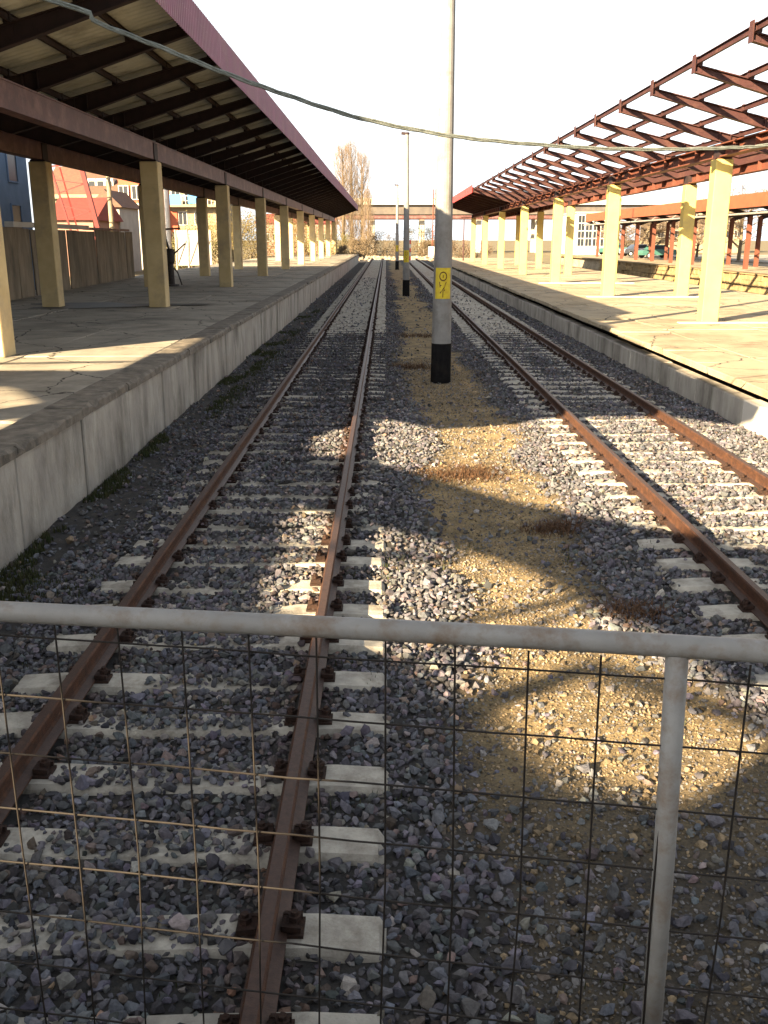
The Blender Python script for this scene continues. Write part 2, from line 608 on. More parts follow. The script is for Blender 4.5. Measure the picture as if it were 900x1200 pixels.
track('railway_track', T1, 'rusty railway track running along the tall grey wall of the covered platform', 1.7, 145)
track('railway_track', T2, 'rusty railway track beside the platform with the bare red roof frame', 1.7, 145)


# ------------------------------------------------------------------ ballast stones
def hull_stone(seed, npts, flat=.75):
    r = np.random.default_rng(seed)
    p = r.normal(size=(npts, 3))
    p /= np.linalg.norm(p, axis=1)[:, None]
    p *= r.uniform(.82, 1.1, (npts, 1))
    p *= np.array([1.15, .9, flat])
    bm = bmesh.new()
    vs = [bm.verts.new(q) for q in p]
    ret = bmesh.ops.convex_hull(bm, input=vs)
    bmesh.ops.delete(bm, geom=[v for v in bm.verts if not v.link_faces], context='VERTS')
    bmesh.ops.triangulate(bm, faces=bm.faces)
    bm.verts.index_update()
    v = np.array([q.co[:] for q in bm.verts])
    f = np.array([[w.index for w in fc.verts] for fc in bm.faces])
    bm.free()
    return v, f


def rot_mats(n, r):
    q = r.normal(size=(n, 4))
    q /= np.linalg.norm(q, axis=1)[:, None]
    w, x, y, z = q.T
    return np.stack([np.stack([1 - 2 * (y * y + z * z), 2 * (x * y - z * w), 2 * (x * z + y * w)], 1),
                     np.stack([2 * (x * y + z * w), 1 - 2 * (x * x + z * z), 2 * (y * z - x * w)], 1),
                     np.stack([2 * (x * z - y * w), 2 * (y * z + x * w), 1 - 2 * (x * x + y * y)], 1)], 1)


def scatter(name, pos, size, tint, protos, r, label, cat):
    """many stones joined into one mesh, stones tumbled at random"""
    V, F, T = [], [], []
    off = 0
    which = r.integers(0, len(protos), len(pos))
    for k, (pv, pf) in enumerate(protos):
        idx = np.where(which == k)[0]
        if len(idx) == 0:
            continue
        Rm = rot_mats(len(idx), r)
        sq = r.uniform(.75, 1.2, (len(idx), 1, 3))
        v = np.einsum('nij,nkj->nki', Rm, pv[None] * sq) * size[idx][:, None, None]
        v[:, :, 2] *= .85
        v += pos[idx][:, None, :]
        nv = len(pv)
        f = pf[None] + (np.arange(len(idx)) * nv)[:, None, None] + off
        V.append(v.reshape(-1, 3))
        F.append(f.reshape(-1))
        T.append(np.repeat(tint[idx], nv, axis=0))
        off += len(idx) * nv
    V, F, T = np.concatenate(V), np.concatenate(F), np.concatenate(T)
    me = raw_mesh(name, V, F, 3, 'ballast')
    at = me.attributes.new('tint', 'FLOAT_COLOR', 'POINT')
    at.data.foreach_set('color', np.concatenate([T, np.ones((len(T), 1))], 1).astype(np.float32).ravel())
    o = bpy.data.objects.new(name, me)
    COL.objects.link(o)
    return tag(o, label, cat, kind='stuff')


def on_sleeper(x, y):
    res = np.zeros(len(x), bool)
    exposed = np.zeros(len(x), bool)
    for tx, lst in SLEEPERS.items():
        ys = np.array([q[0] for q in lst])
        k = np.clip(np.round((y - ys[0]) / .6).astype(int), 0, len(ys) - 1)
        best = np.full(len(x), 9.)
        for dk in (-1, 0, 1):
            kk = np.clip(k + dk, 0, len(ys) - 1)
            best = np.minimum(best, np.abs(y - ys[kk]))
        d = x - tx
        inside = (np.abs(d) < 1.28) & (best < .125 - .055 * vnoise(x * 8, y * 3, 33))
        res |= inside
        cov = np.maximum(.22, .70 - .12 * np.clip((9 - y) / 2, 0, 1) + (vnoise(ys[k] * 3.1, np.sign(d) * 5.5, 21 + int(tx * 10)) - .5) * .85 - .2 * (tx > 0) + np.where(np.sign(d) * tx > 0, .06, 0))     # how far the crib stones lap over the middle
        wig = (vnoise(x * 7, y * 10, 31) - .5) * .36
        exposed |= inside & (np.abs(d) > cov + wig) & (np.abs(d) < 1.24 + wig * .3)
    return res, exposed


def stones(y0, y1, step, smin, smax, protos, seed, name, label):
    r = np.random.default_rng(seed)
    xs = np.arange(-3.5, 5.72, step)
    ys = np.arange(y0, y1, step)
    X, Y = np.meshgrid(xs, ys)
    x = X.ravel() + r.uniform(-.5, .5, X.size) * step
    y = Y.ravel() + r.uniform(-.5, .5, X.size) * step
    keep = np.abs(x) < y * .46 + 1.6
    x, y = x[keep], y[keep]
    sm = sand_mask(x, y)
    keep = r.uniform(size=len(x)) > sm * (.94 - .30 * np.clip((5.0 - y) / 1.5, 0, 1))
    left = x < -2.55 - .6 * vnoise(x * 2, y * 1.2, 51)
    keep &= ~(left & (r.uniform(size=len(x)) < .72))
    for t in (T1, T2):
        for s in (-.755, .755):
            keep &= np.abs(x - t - s) > .075
    x, y = x[keep], y[keep]
    ons, ex = on_sleeper(x, y)
    keep = ~(ex & (r.uniform(size=len(x)) < .985 - np.where(x < 1, .95, .25) * np.clip((y - 8) / 5, 0, 1) * np.clip((33 - y) / 5, 0, 1)))
    dmin = np.minimum(np.abs(x - T1), np.abs(x - T2))
    keep &= ~((y > 30) & (dmin < 1.22) & (r.uniform(size=len(x)) < .75))
    x, y, ons = x[keep], y[keep], ons[keep]
    size = (smin * .8 + (smax * 1.12 - smin * .8) * r.uniform(size=len(x)) ** 1.5) * (1 + .45 * (r.uniform(size=len(x)) < .07))
    z = bed_z(x, y) + size * r.uniform(.05, .75, len(x))
    z = np.where(ons, np.maximum(z, -.178 + size * .55), z)
    for t in (T1, T2):
        for s in (-.755, .755):
            near = np.abs(x - t - s) < .12
            z = np.where(near, np.minimum(z, -.135), z)
    g = r.normal(.97, .33, len(x)).clip(.35, 1.9)
    tint = np.stack([g * r.normal(.98, .05, len(x)), g * r.normal(.98, .04, len(x)), g * r.normal(1.07, .07, len(x))], 1)
    pale = r.uniform(size=len(x)) < .045
    tint[pale] = tint[pale] * np.array([2.2, 2.0, 1.65])
    brown = r.uniform(size=len(x)) < .10
    tint[brown] = tint[brown] * np.array([1.25, 1.0, .78])
    # rust dust near the rails
    for t in (T1, T2):
        for s in (-.755, .755):
            d = np.exp(-((x - t - s) / .16) ** 2)[:, None]
            tint = tint * (1 - d * np.array([.10, .32, .45]))
    return scatter(name, np.stack([x, y, z], 1), size, tint, protos, r, label, 'ballast')


hi = [hull_stone(100 + i, 15, .78) for i in range(10)]
mid = [hull_stone(200 + i, 11, .8) for i in range(8)]
low = [hull_stone(300 + i, 7, .85) for i in range(6)]
stones(2.2, 8.2, .040, .019, .034, hi, 1, 'ballast_gravel', 'dark grey crushed stone around the sleepers by the mesh railing')
stones(8.2, 17, .050, .022, .036, mid, 2, 'ballast_gravel', 'grey crushed stone between the rails alongside the platform walls')
stones(17, 34, .070, .026, .042, low, 3, 'ballast_gravel', 'fine looking grey crushed stone around the lamp pole')
stones(34, 75, .14, .035, .06, low, 4, 'ballast_gravel', 'distant grey crushed stone toward the end of the tracks')


def pebbles(y0, y1, step, smin, smax, protos, seed):
    r = np.random.default_rng(seed)
    X, Y = np.meshgrid(np.arange(-.1, 3.4, step), np.arange(y0, y1, step))
    x = X.ravel() + r.uniform(-.5, .5, X.size) * step
    y = Y.ravel() + r.uniform(-.5, .5, X.size) * step
    dens = .45 + .55 * vnoise(x * 1.7, y * 1.7, 61)
    keep = (r.uniform(size=len(x)) < sand_mask(x, y) * dens) & (x < T2 - .9)
    x, y = x[keep], y[keep]
    size = r.uniform(smin, smax, len(x)) * np.where(r.uniform(size=len(x)) < .06, 2.2, 1)
    z = bed_z(x, y) + size * r.uniform(-.1, .5, len(x))
    g = r.normal(1.3, .45, len(x)).clip(.5, 2.6)
    tint = g[:, None] * np.where(r.uniform(size=(len(x), 1)) < (.6 - .35 * np.clip((5.2 - y) / 1.6, 0, 1))[:, None], np.array([[1.45, 1.1, .66]]), np.array([[1.05, 1.0, .95]]))
    return scatter('pebbles', np.stack([x, y, z], 1), size, tint, protos, r, 'small tan and white pebbles in the sandy strip between the tracks', 'pebbles')


pebbles(2.2, 9, .023, .005, .014, mid, 11)
pebbles(9, 24, .040, .010, .020, low, 12)


# ------------------------------------------------------------------ weeds
def blades(name, pts, h, w, m, label, cat, lean=.6, kind='stuff'):
    r = np.random.default_rng(len(pts))
    n = len(pts)
    ang = r.uniform(0, 2 * math.pi, n)
    hh = h * r.uniform(.4, 1.2, n)
    d = np.stack([np.cos(ang), np.sin(ang)], 1)
    ln = r.uniform(0, lean, n) * hh
    side = np.stack([-d[:, 1], d[:, 0]], 1) * w
    base = np.asarray(pts)
    v = np.zeros((n, 5, 3))
    v[:, 0, :2] = base[:, :2] - side
    v[:, 1, :2] = base[:, :2] + side
    v[:, 2, :2] = base[:, :2] + side * .7 + d * ln[:, None] * .4
    v[:, 3, :2] = base[:, :2] - side * .7 + d * ln[:, None] * .4
    v[:, 4, :2] = base[:, :2] + d * ln[:, None]
    v[:, 0:2, 2] = base[:, 2:3] - .01
    v[:, 2:4, 2] = base[:, 2:3] + hh[:, None] * .6
    v[:, 4, 2] = base[:, 2] + hh
    o5 = (np.arange(n) * 5)[:, None]
    f = np.concatenate([np.stack([o5 + 0, o5 + 1, o5 + 2], 2), np.stack([o5 + 0, o5 + 2, o5 + 3], 2), np.stack([o5 + 3, o5 + 2, o5 + 4], 2)], 1).reshape(-1)
    c = base.mean(0) * np.array([1, 1, 0]) + np.array([0, 0, base[:, 2].min()])
    me = raw_mesh(name, v.reshape(-1, 3) - c, f, 3, m)
    o = bpy.data.objects.new(name, me)
    COL.objects.link(o)
    o.location = c
    return tag(o, label, cat, kind=kind)


r = np.random.default_rng(5)
x = -3.5 + np.abs(r.normal(0, .36, 42000)).clip(0, 1.3)
y = 3.5 + r.uniform(0, 1, 42000) ** 1.4 * 40
k = vnoise(x * 1.4, y * .8, 71) + .25 * vnoise(x * 6, y * 6, 72) > .74
x, y = x[k], y[k]
blades('weeds', np.stack([x, y, bed_z(x, y) + .01], 1), .055, .006, 'grass', 'low green weeds growing along the foot of the grey platform wall', 'weeds')
x = r.uniform(-2.6, 2.6, 9000)
y = r.uniform(2.4, 9, 9000)
k = (vnoise(x * 2.3, y * 2.3, 73) > .80)
x, y = x[k], y[k]
blades('weeds', np.stack([x, y, bed_z(x, y) + .015], 1), .045, .0035, 'grass', 'scattered short green shoots among the stones by the railing', 'weeds')


def dry_weed(x, y, rad, n, label):
    rr = np.random.default_rng(int(x * 100 + y * 10))
    px_ = x + rr.normal(0, rad, n)
    py_ = y + rr.normal(0, rad * .7, n)
    o = blades('dry_weed', np.stack([px_, py_, bed_z(px_, py_) + .005], 1), .075, .005, 'dry', label, 'weed', 3.2, 'stuff')
    o['group'] = 'dry weeds on the sandy strip'


dry_weed(1.0, 11.75, .30, 1100, 'sprawling reddish brown dead weed on the sunlit sand')
dry_weed(1.75, 9.3, .16, 450, 'small dark dead weed in the broad shadow on the sand')
dry_weed(2.0, 7.0, .16, 350, 'dead weed tuft at the edge of the stones near the railing')
dry_weed(.62, 22.4, .30, 600, 'dark dead weed lying beside the foot of the big lamp pole')
dry_weed(.9, 30, .45, 700, 'pale dead weed patch between the two nearer lamp poles')


# ------------------------------------------------------------------ platforms
def jitter_slab(m, x0, x1, y0, y1, z0, z1, rr, j=.012):
    """slab with slightly uneven corners"""
    def jj():
        return rr.uniform(-j, j)
    z = [z1 + jj() * .5 for _ in range(4)]
    b = .012
    vs = [(x0, y0, z0), (x1, y0, z0), (x1, y1, z0), (x0, y1, z0),
          (x0, y0, z[0] - b), (x1, y0, z[1] - b), (x1, y1, z[2] - b), (x0, y1, z[3] - b),
          (x0 + b, y0 + b, z[0]), (x1 - b, y0 + b, z[1]), (x1 - b, y1 - b, z[2]), (x0 + b, y1 - b, z[3])]
    fs = [(3, 2, 1, 0), (8, 9, 10, 11)]
    for i in range(4):
        k = (i + 1) % 4
        fs += [(i, k, 4 + k, 4 + i), (4 + i, 4 + k, 8 + k, 8 + i)]
    return m.add(vs, fs)


def rough_strip(m, x0, x1, y0, y1, z0, z1, rr, n=12, amp=.042):
    """coping length with a broken, uneven outer top edge at x1 (the track side)"""
    ys = [y0 + (y1 - y0) * i / n for i in range(n + 1)]
    sx = 1 if x1 > x0 else -1
    o = len(m.v)
    for i, y in enumerate(ys):
        chip = rr.uniform(0, amp) + (rr.uniform(.02, .07) if rr.random() < .16 else 0)
        d = rr.uniform(0, amp * .7)
        m.v += [(x0, y, z0), (x1 - sx * rr.uniform(0, .012), y, z0), (x1 - sx * d * .4, y, z1 - chip * .9 - .012), (x1 - sx * (chip + .012), y, z1 - d * .3), (x0, y, z1)]
    for i in range(n):
        for k in range(5):
            k2 = (k + 1) % 5
            m.f.append((o + i * 5 + k, o + i * 5 + k2, o + (i + 1) * 5 + k2, o + (i + 1) * 5 + k))
    m.f.append(tuple(o + k for k in range(5)))
    m.f.append(tuple(o + n * 5 + k for k in range(5)))
    return m


rr = random.Random(3)
# covered platform
plat = struct('platform_left', (-8, 60, -.4))
MB().box(-13.6, PLX - .16, -8, Y_END, -.40, PLZ - .10).build('core', 'black', plat)
PANEL = 2.05
y = 2.62
while y < Y_END - 1:
    y2 = min(y + PANEL, Y_END)
    dx = rr.uniform(-.012, .012)
    m = MB()
    # a cast panel: chipped joints read as dark lines
    m.bbox(PLX - .15 + dx, PLX - .02 + dx, y + .02, y2 - .02, -.40, PLZ - .115, .015)
    m.build('wall_panel', 'wall_concrete', plat)
    rough_strip(MB(), PLX - .45, PLX + .015 + rr.uniform(-.015, .012), y + .006 + rr.uniform(0, .01), y2 - .006, PLZ - .112, PLZ + rr.uniform(-.004, .006), rr).build('coping_stone', 'coping', plat)
    y = y2
MB().bbox(PLX - .15, PLX - .02, -8, 2.6, -.40, PLZ - .115, .012).build('wall_panel', 'wall_concrete', plat)
rough_strip(MB(), PLX - .45, PLX + .01, -8, 2.6, PLZ - .112, PLZ, rr).build('coping_stone', 'coping', plat)
xs = [PLX - .46, -6.1, -9.0, -13.6]
for i in range(3):
    y = -8 + i * .7
    while y < Y_END:
        y2 = min(y + rr.uniform(2.8, 3.3), Y_END)
        jitter_slab(MB(), xs[i + 1] + .008, xs[i] - .008, y + .012, y2 - .012, PLZ - .10, PLZ + rr.uniform(-.02, .0), rr, .02).build('paving_slab', 'pave', plat)
        y = y2
pd = MB()
pts = []
for i in range(26):
    t = i / 26 * 2 * math.pi
    q = 1 + .35 * math.sin(3 * t + 1) + .2 * math.sin(5 * t)
    pts.append((-8.4 + 2.4 * q * math.cos(t) * .9, 28.6 + 1.2 * q * math.sin(t)))
p_ = pd.prism(pts, PLZ + .004, PLZ + .007).build('puddle', 'wet')
p_['kind'] = 'structure'

# open platform
plat = struct('platform_right', (10, 60, -.4))
PR2 = 15.4
MB().box(PRX + .42, PR2, 3, 118, -.40, PRZ - .13).build('core', 'black', plat)  # shade of the recess under the edge slabs put into a black core
MB().box(PRX + .29, PRX + .419, 3, 118, -.40, .12).build('footing', 'coping', plat)
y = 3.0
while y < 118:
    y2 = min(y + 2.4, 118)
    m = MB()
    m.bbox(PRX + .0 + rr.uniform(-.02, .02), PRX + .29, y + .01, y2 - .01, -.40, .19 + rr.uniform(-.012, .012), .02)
    m.build('wall_panel', 'white_wall' if 11 < y < 15 else 'wall_concrete', plat)  # white panels stand in for the sunlit stretch of the grey wall
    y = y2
y = 3.0
while y < 118:
    y2 = min(y + rr.uniform(1.7, 2.3), 118)
    e = PRX - .05 + rr.uniform(-.05, .05)
    jitter_slab(MB(), e, PRX + 1.2, y + .006, y2 - .006, PRZ - .11, PRZ + rr.uniform(-.012, .016), rr, .024).build('edge_slab', 'pave_r', plat)
    y = y2
xs = [PRX + 1.21, 9.4, 12.4, PR2]
for i in range(3):
    y = 3 + i * .5
    while y < 118:
        y2 = min(y + 3.0, 118)
        jitter_slab(MB(), xs[i] + .01, xs[i + 1] - .01, y + .01, y2 - .01, PRZ - .13, PRZ + rr.uniform(-.014, .004), rr).build('paving_slab', 'pave_r', plat)
        y = y2
# raised bright strips across the platform at the columns
for y in (26, 38, 50):
    MB().bbox(7.9, 12.8, y - .32, y - .1, PRZ - .02, PRZ + .022, .008).build('threshold_strip', 'white_wall', plat)

# far platform with the stone wall
plat = struct('platform_far', (27, 60, -.4))
MB().box(22.35, 34, 14, 126, -.42, .55).build('core', 'pave_r', plat)
rows = [(-.42, -.05), (-.04, .32), (.33, .62)]
block_me = []
for i in range(5):
    b2 = random.Random(i)
    m = MB()
    m.bbox(-.16 + b2.uniform(-.04, .04), .2, -.43, .43, -.17, .16, .04)
    block_me.append(m.mesh('stone', 'stone'))
for k, (z0, z1) in enumerate(rows):
    y = 24 + k * .4
    while y < 100:
        o = inst('stone', rr.choice(block_me), plat, (22.2 + rr.uniform(-.05, .05), y + .45, (z0 + z1) / 2), (0, 0, rr.uniform(-.05, .05)), (1, 1.0 + rr.uniform(-.08, .08), 1.02))
        y += .96
jitter_slab(MB(), 21.95, 22.8, 14, 126, .63, .70, rr).build('coping_stone', 'stone', plat)


# ------------------------------------------------------------------ canopies
def i_section(m, a, b, w0, h0, w1, h1, tw=.012, tf=.02):
    """tapered I beam from a to b given by the centre of its top flange"""
    a, b = Vector(a), Vector(b)
    d = (b - a).normalized()
    sd = d.cross(Vector((0, 0, 1))).normalized()
    up = Vector((0, 0, 1))
    for (zt0, zb0, ww0, zt1, zb1, ww1) in ((0, -tf, w0, 0, -tf, w1), (-tf, -h0 + tf, tw, -tf, -h1 + tf, tw), (-h0 + tf, -h0, w0, -h1 + tf, -h1, w1)):
        vs = []
        for p, zt, zb, ww in ((a, zt0, zb0, ww0), (b, zt1, zb1, ww1)):
            vs += [p - sd * ww / 2 + up * zb, p + sd * ww / 2 + up * zb, p + sd * ww / 2 + up * zt, p - sd * ww / 2 + up * zt]
        m.add(vs, [(3, 2, 1, 0), (4, 5, 6, 7), (0, 1, 5, 4), (1, 2, 6, 5), (2, 3, 7, 6), (3, 0, 4, 7)])
    return m


def column_mesh(w, h, m_):
    m = MB()
    b = .018
    m.bbox(-w / 2, w / 2, -w / 2, w / 2, 0, h, b)
    return m.mesh('column', m_)


def canopy(root, cx, rows, ybays, y0, y1, zplat, zcol, zbeam, slope, span, steel, beamsteel, colmat, colw, rafters, purlins, rootd=.36, tipd=.20, purl_h=.12, stiff=True):
    cm = column_mesh(colw, zcol - zplat, colmat)
    pl = MB().box(-colw * .42, colw * .42, -colw * .42, colw * .42, 0, .05).mesh('cap_plate', steel)
    bj = MB().box(-.175, .175, -.21, .21, zcol + .051, zbeam - .04).mesh('beam_joint', 'steel_dark')
    for y in ybays:
        for xr in rows:
            if (xr, y) == (-6.6, 4):      # front column left out, its shadow would cross the sunlit patch
                continue
            c = inst('column', cm, root, (xr, y, zplat), (0, 0, random.uniform(-.01, .01)))
            inst('cap_plate', pl, root, (xr, y, zcol))
            inst('beam_joint', bj, root, (xr, y, 0))
    # beams on the columns, one length per bay
    for xr in rows:
        for i in range(len(ybays) - 1):
            a_, b_ = ybays[i] + .02, ybays[i + 1] - .02
            if (xr, ybays[i]) == (-6.6, 4):
                a_ = 4.75
            m = MB()
            i_section(m, (xr, a_, zbeam), (xr, b_, zbeam), .30, zbeam - zcol - .05, .30, zbeam - zcol - .05, .02, .03)
            if not stiff:
                m = MB().box(xr - .15, xr + .15, a_, b_, zcol + .052, zbeam - .03)
                m.box(xr - .17, xr + .17, a_, b_, zbeam - .029, zbeam)
            if stiff:
                for t in np.arange(a_ + .4, b_, 1.5):
                    m.box(xr - .135, xr + .135, t - .008, t + .008, zcol + .081, zbeam - .031)
            m.build('beam', beamsteel, root)
        for (a_, b_) in ((y0, ybays[0] - .02), (ybays[-1] + .02, y1)):
            if b_ - a_ > .3:
                m = MB()
                i_section(m, (xr, a_, zbeam), (xr, b_, zbeam), .30, zbeam - zcol - .05, .30, zbeam - zcol - .05, .02, .03)
                m.build('beam', beamsteel, root)
    # rafters: one per wing, shared mesh
    a0 = abs(rows[1] - rows[0]) / 2
    ztop = zbeam + rootd + .02

    def zr(a):
        return ztop + slope * (a - a0)
    m = MB()
    i_section(m, (0, 0, zr(0)), (a0 + .25, 0, zr(a0 + .25)), .16, rootd * 1.0, .16, rootd)
    i_section(m, (a0 + .25, 0, zr(a0 + .25)), (span, 0, zr(span)), .16, rootd, .14, tipd)
    for a in purlins:
        m.box(a - .09, a + .02, -.06, .06, zr(a) - .005, zr(a) + purl_h + .03)
        m.box(a - .10, a + .05, -.012, .012, zr(a) - tipd * .9, zr(a))
    m.box(span - .012, span + .012, -.09, .09, zr(span) - tipd - .02, zr(span) + .16)
    for a in (a0 - .14, a0 + .14):
        m.box(a - .008, a + .008, -.075, .075, zr(a) - rootd + .01, zr(a) - .021)
    rm = m.mesh('rafter', steel)
    for y, wings in rafters:
        for w in wings:
            inst('rafter', rm, root, (cx, y, 0), (0, 0, 0 if w > 0 else math.pi))
    return zr


def purlin_line(root, x, z, y0, y1, h, steel, flip=1):
    m = MB()
    m.box(x - .006, x + .006, y0, y1, z, z + h)
    m.box(x, x + .05 * flip, y0, y1, z, z + .008) if flip > 0 else m.box(x - .05, x, y0, y1, z, z + .008)
    m.box(x, x + .05, y0, y1, z + h - .008, z + h) if flip > 0 else m.box(x - .05, x, y0, y1, z + h - .008, z + h)
    return m.build('purlin', steel, root)


def corrugated_sheet(xa, za, xb, zb, ly, pitch=.22, amp=.022, th=.004):
    """sheet sloping from (xa, za) to (xb, zb), ridges along the slope, ly long in y"""
    m = MB()
    n = int(ly / pitch) * 4 + 3
    prof = [0, 1, 1, 0]
    for side in (0, 1):
        for i in range(n + 1):
            yy = -.03 + (ly + .06) * i / n
            dz = amp * prof[i % 4] + side * th
            m.v += [(xa, yy, za + dz), (xb, yy, zb + dz)]
    N = (n + 1) * 2
    for i in range(n):
        a = 2 * i
        m.f.append((a, a + 1, a + 3, a + 2))
        m.f.append((N + a, N + a + 2, N + a + 3, N + a + 1))
    for q in (0, 1):
        for i in range(n):
            a = 2 * i + q
            m.f.append((a, a + 2, N + a + 2, N + a))
    m.f += [(0, 1, N + 1, N), (2 * n, 2 * n + 1, N + 2 * n + 1, N + 2 * n)]
    return m


def fascia_mesh(ly, z0, z1, pitch=.16, amp=.018):
    m = MB()
    n = int(ly / pitch * 4)
    prof = [0, 1, 1, 0]
    for side in (0, 1):
        for i in range(n + 1):
            yy = ly * i / n
            dx = amp * prof[i % 4] + side * .005
            m.v += [(dx, yy, z0), (dx, yy, z1)]
    N = (n + 1) * 2
    for i in range(n):
        a = 2 * i
        m.f.append((a, a + 1, a + 3, a + 2))
        m.f.append((N + a, N + a + 2, N + a + 3, N + a + 1))
        m.f.append((a, a + 2, N + a + 2, N + a))
        m.f.append((a + 1, a + 3, N + a + 3, N + a + 1))
    return m


# covered canopy on the left
LCX, LSPAN = -8.15, 4.55
LROWS = (-6.6, -9.7)
lys = [4 + 12 * i for i in range(11)]
root = thing('platform_canopy', (LCX, 64, PLZ), 'roofed platform canopy with purple fascia, maroon beams and yellow columns', 'canopy')
LP = [4.42, 3.45, 2.35, 1.15]
lrafters = []
for i in range(42):
    y = 4 + 3 * i
    lrafters.append((y, (-1,) if y < 15 else (-1, 1)))
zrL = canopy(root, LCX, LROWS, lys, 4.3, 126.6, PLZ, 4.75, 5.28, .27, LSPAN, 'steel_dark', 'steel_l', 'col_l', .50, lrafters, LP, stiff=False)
for y in (4, 7, 10, 13):       # rafters shortened under the corner cut back to shape its shadow
    m = MB()
    e = 3.0
    i_section(m, (LCX, y, zrL(0)), (LCX + e, y, zrL(e)), .16, .36, .16, .30)
    m.build('rafter', 'steel_dark', root)
for w in (-1, 1):
    for a_ in LP:
        for i in range(11):
            y0 = max(2.6 if w < 0 or a_ < 2 else 15.2, -8 + 12 * i + 12)
            y1 = min(126.6, 4 + 12 * (i + 1))
            ys0, ys1 = 4 + 12 * i, min(126.6, 16 + 12 * i)
            if w > 0 and a_ > 2:
                ys0 = max(ys0, 15.3)
            if ys1 - ys0 > .5:
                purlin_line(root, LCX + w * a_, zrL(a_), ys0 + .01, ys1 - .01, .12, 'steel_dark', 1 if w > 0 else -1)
zs0, zs1 = zrL(0) + .125, zrL(LSPAN + .05) + .125
sh = corrugated_sheet(0, zs0, LSPAN + .05, zs1, 3.0).mesh('roof_sheet', 'sheet')
shl = corrugated_sheet(0, zs0, -LSPAN - .05, zs1, 3.0).mesh('roof_sheet', 'sheet')
y = 4.0
while y < 126:
    inst('roof_sheet', shl, root, (LCX, y, 0))
    if y >= 15.5:
        inst('roof_sheet', sh, root, (LCX, y, 0))
    y += 3.0
# out-of-view corner cut back to shape its shadow: sheets end short of the edge
for (ya, yb, e) in ((4.0, 6.0, 3.3), (6.0, 8.5, 3.38), (8.5, 12.0, 3.5), (12.0, 14.2, 3.75), (14.2, 16.0, 4.3)):
    corr = corrugated_sheet(0, zs0, e, zs0 + (zs1 - zs0) * e / (LSPAN + .05), yb - ya)
    inst('roof_sheet', corr.mesh('roof_sheet', 'sheet'), root, (LCX, ya, 0))
fm = fascia_mesh(6.0, 6.20, 6.88).mesh('fascia_sheet', 'fascia')
y = 16.0
while y < 126:
    inst('fascia_sheet', fm, root, (LCX + LSPAN + .04, min(y, 121.0), 0))
    y += 6.0
fmb = fascia_mesh(6.0, 5.98, 6.88).mesh('fascia_sheet', 'fascia')
y = 4.0
while y < 126:
    inst('fascia_sheet', fmb, root, (LCX - LSPAN - .04, min(y, 121.0), 0), (0, 0, math.pi), (1, -1, 1))
    y += 6.0
MB().box(LCX - LSPAN, LCX + LSPAN, 127.02, 127.06, 6.20, 6.88).build('end_fascia', 'fascia', root)

# bare frame on the right
RCX, RSPAN = 10.2, 4.2
RROWS = (8.75, 11.65)
rys = [14 + 12 * i for i in range(8)]
root = thing('canopy_frame', (RCX, 56, PRZ), 'stripped red steel roof frame standing on pale yellow columns', 'canopy')
RP = [4.13, 3.1, 2.1, 1.05]
rraft = [(11 + 3 * i, (-1, 1)) for i in range(30)]
zrR = canopy(root, RCX, RROWS, rys, 10.6, 98.4, PRZ, 4.66, 5.04, .235, RSPAN, 'steel_r', 'orange_steel', 'col_r', .45, rraft, RP, .24, .15)  # beams take the orange steel as the sunlit tone of the maroon
for w in (-1, 1):
    for a_ in RP:
        for i in range(8):
            y0_, y1_ = max(10.6, 2 + 12 * i), min(98.4, 14 + 12 * i)
            purlin_line(root, RCX + w * a_, zrR(a_), y0_ + .01, y1_ - .01, .12, 'steel_r', 1 if w > 0 else -1)
zs0, zs1 = zrR(0) + .125, zrR(RSPAN + .05) + .125
sh = corrugated_sheet(0, zs0, -RSPAN - .05, zs1, 3.0).mesh('roof_sheet', 'red_sheet')
sh2 = corrugated_sheet(0, zs0, RSPAN + .05, zs1, 3.0).mesh('roof_sheet', 'red_sheet')
for i in range(10):
    inst('roof_sheet', sh, root, (RCX, 68 + 3 * i, 0))
    inst('roof_sheet', sh2, root, (RCX, 68 + 3 * i, 0))
fm2 = fascia_mesh(6.0, 5.75, 6.28).mesh('fascia_sheet', 'red_sheet')
for i in range(5):
    inst('fascia_sheet', fm2, root, (RCX - RSPAN - .07, 68 + 6 * i, 0))

# far canopy with orange fascia
root = thing('platform_canopy', (27, 80, .66), 'distant platform canopy with orange fascia band and red steel posts', 'canopy')
m = MB()
for y in [38 + 6 * i for i in range(14)]:
    for xr in (25.2, 28.2):
        q = MB()
        q.box(xr - .14, xr + .14, y - .14, y - .11, .66, 4.3)
        q.box(xr - .14, xr + .14, y + .11, y + .14, .66, 4.3)
        q.box(xr - .02, xr + .02, y - .11, y + .11, .66, 4.3)
        q.build('column', 'orange_steel', root)
    MB().beam((23.6, y, 4.75), (25.2, y, 4.2), .16, .3).build('bracket', 'steel_dark', root)
    MB().beam((28.2, y, 4.2), (29.8, y, 4.75), .16, .3).build('bracket', 'steel_dark', root)
for i in range(13):
    y0 = 37 + 6 * i
    MB().box(23.38, 23.46, y0 + .01, y0 + 6.0, 4.65, 5.5).build('fascia_panel', 'orange_fascia', root)
    MB().box(23.48, 30, y0 + .01, y0 + 6.0, 5.05, 5.15).build('roof_sheet', 'steel_dark', root)
    MB().beam((25.2, y0, 4.36), (25.2, y0 + 6, 4.36), .2, .3).build('beam', 'steel_dark', root)
    MB().tube([(23.2, y0, 4.25), (23.2, y0 + 6.0, 4.25)], .07, 6).build('pipe', 'pipe', root)
    MB().beam((23.2, y0 + 1, 4.25), (24.2, y0 + 1, 5.05), .04, .04).build('hanger', 'pipe', root)

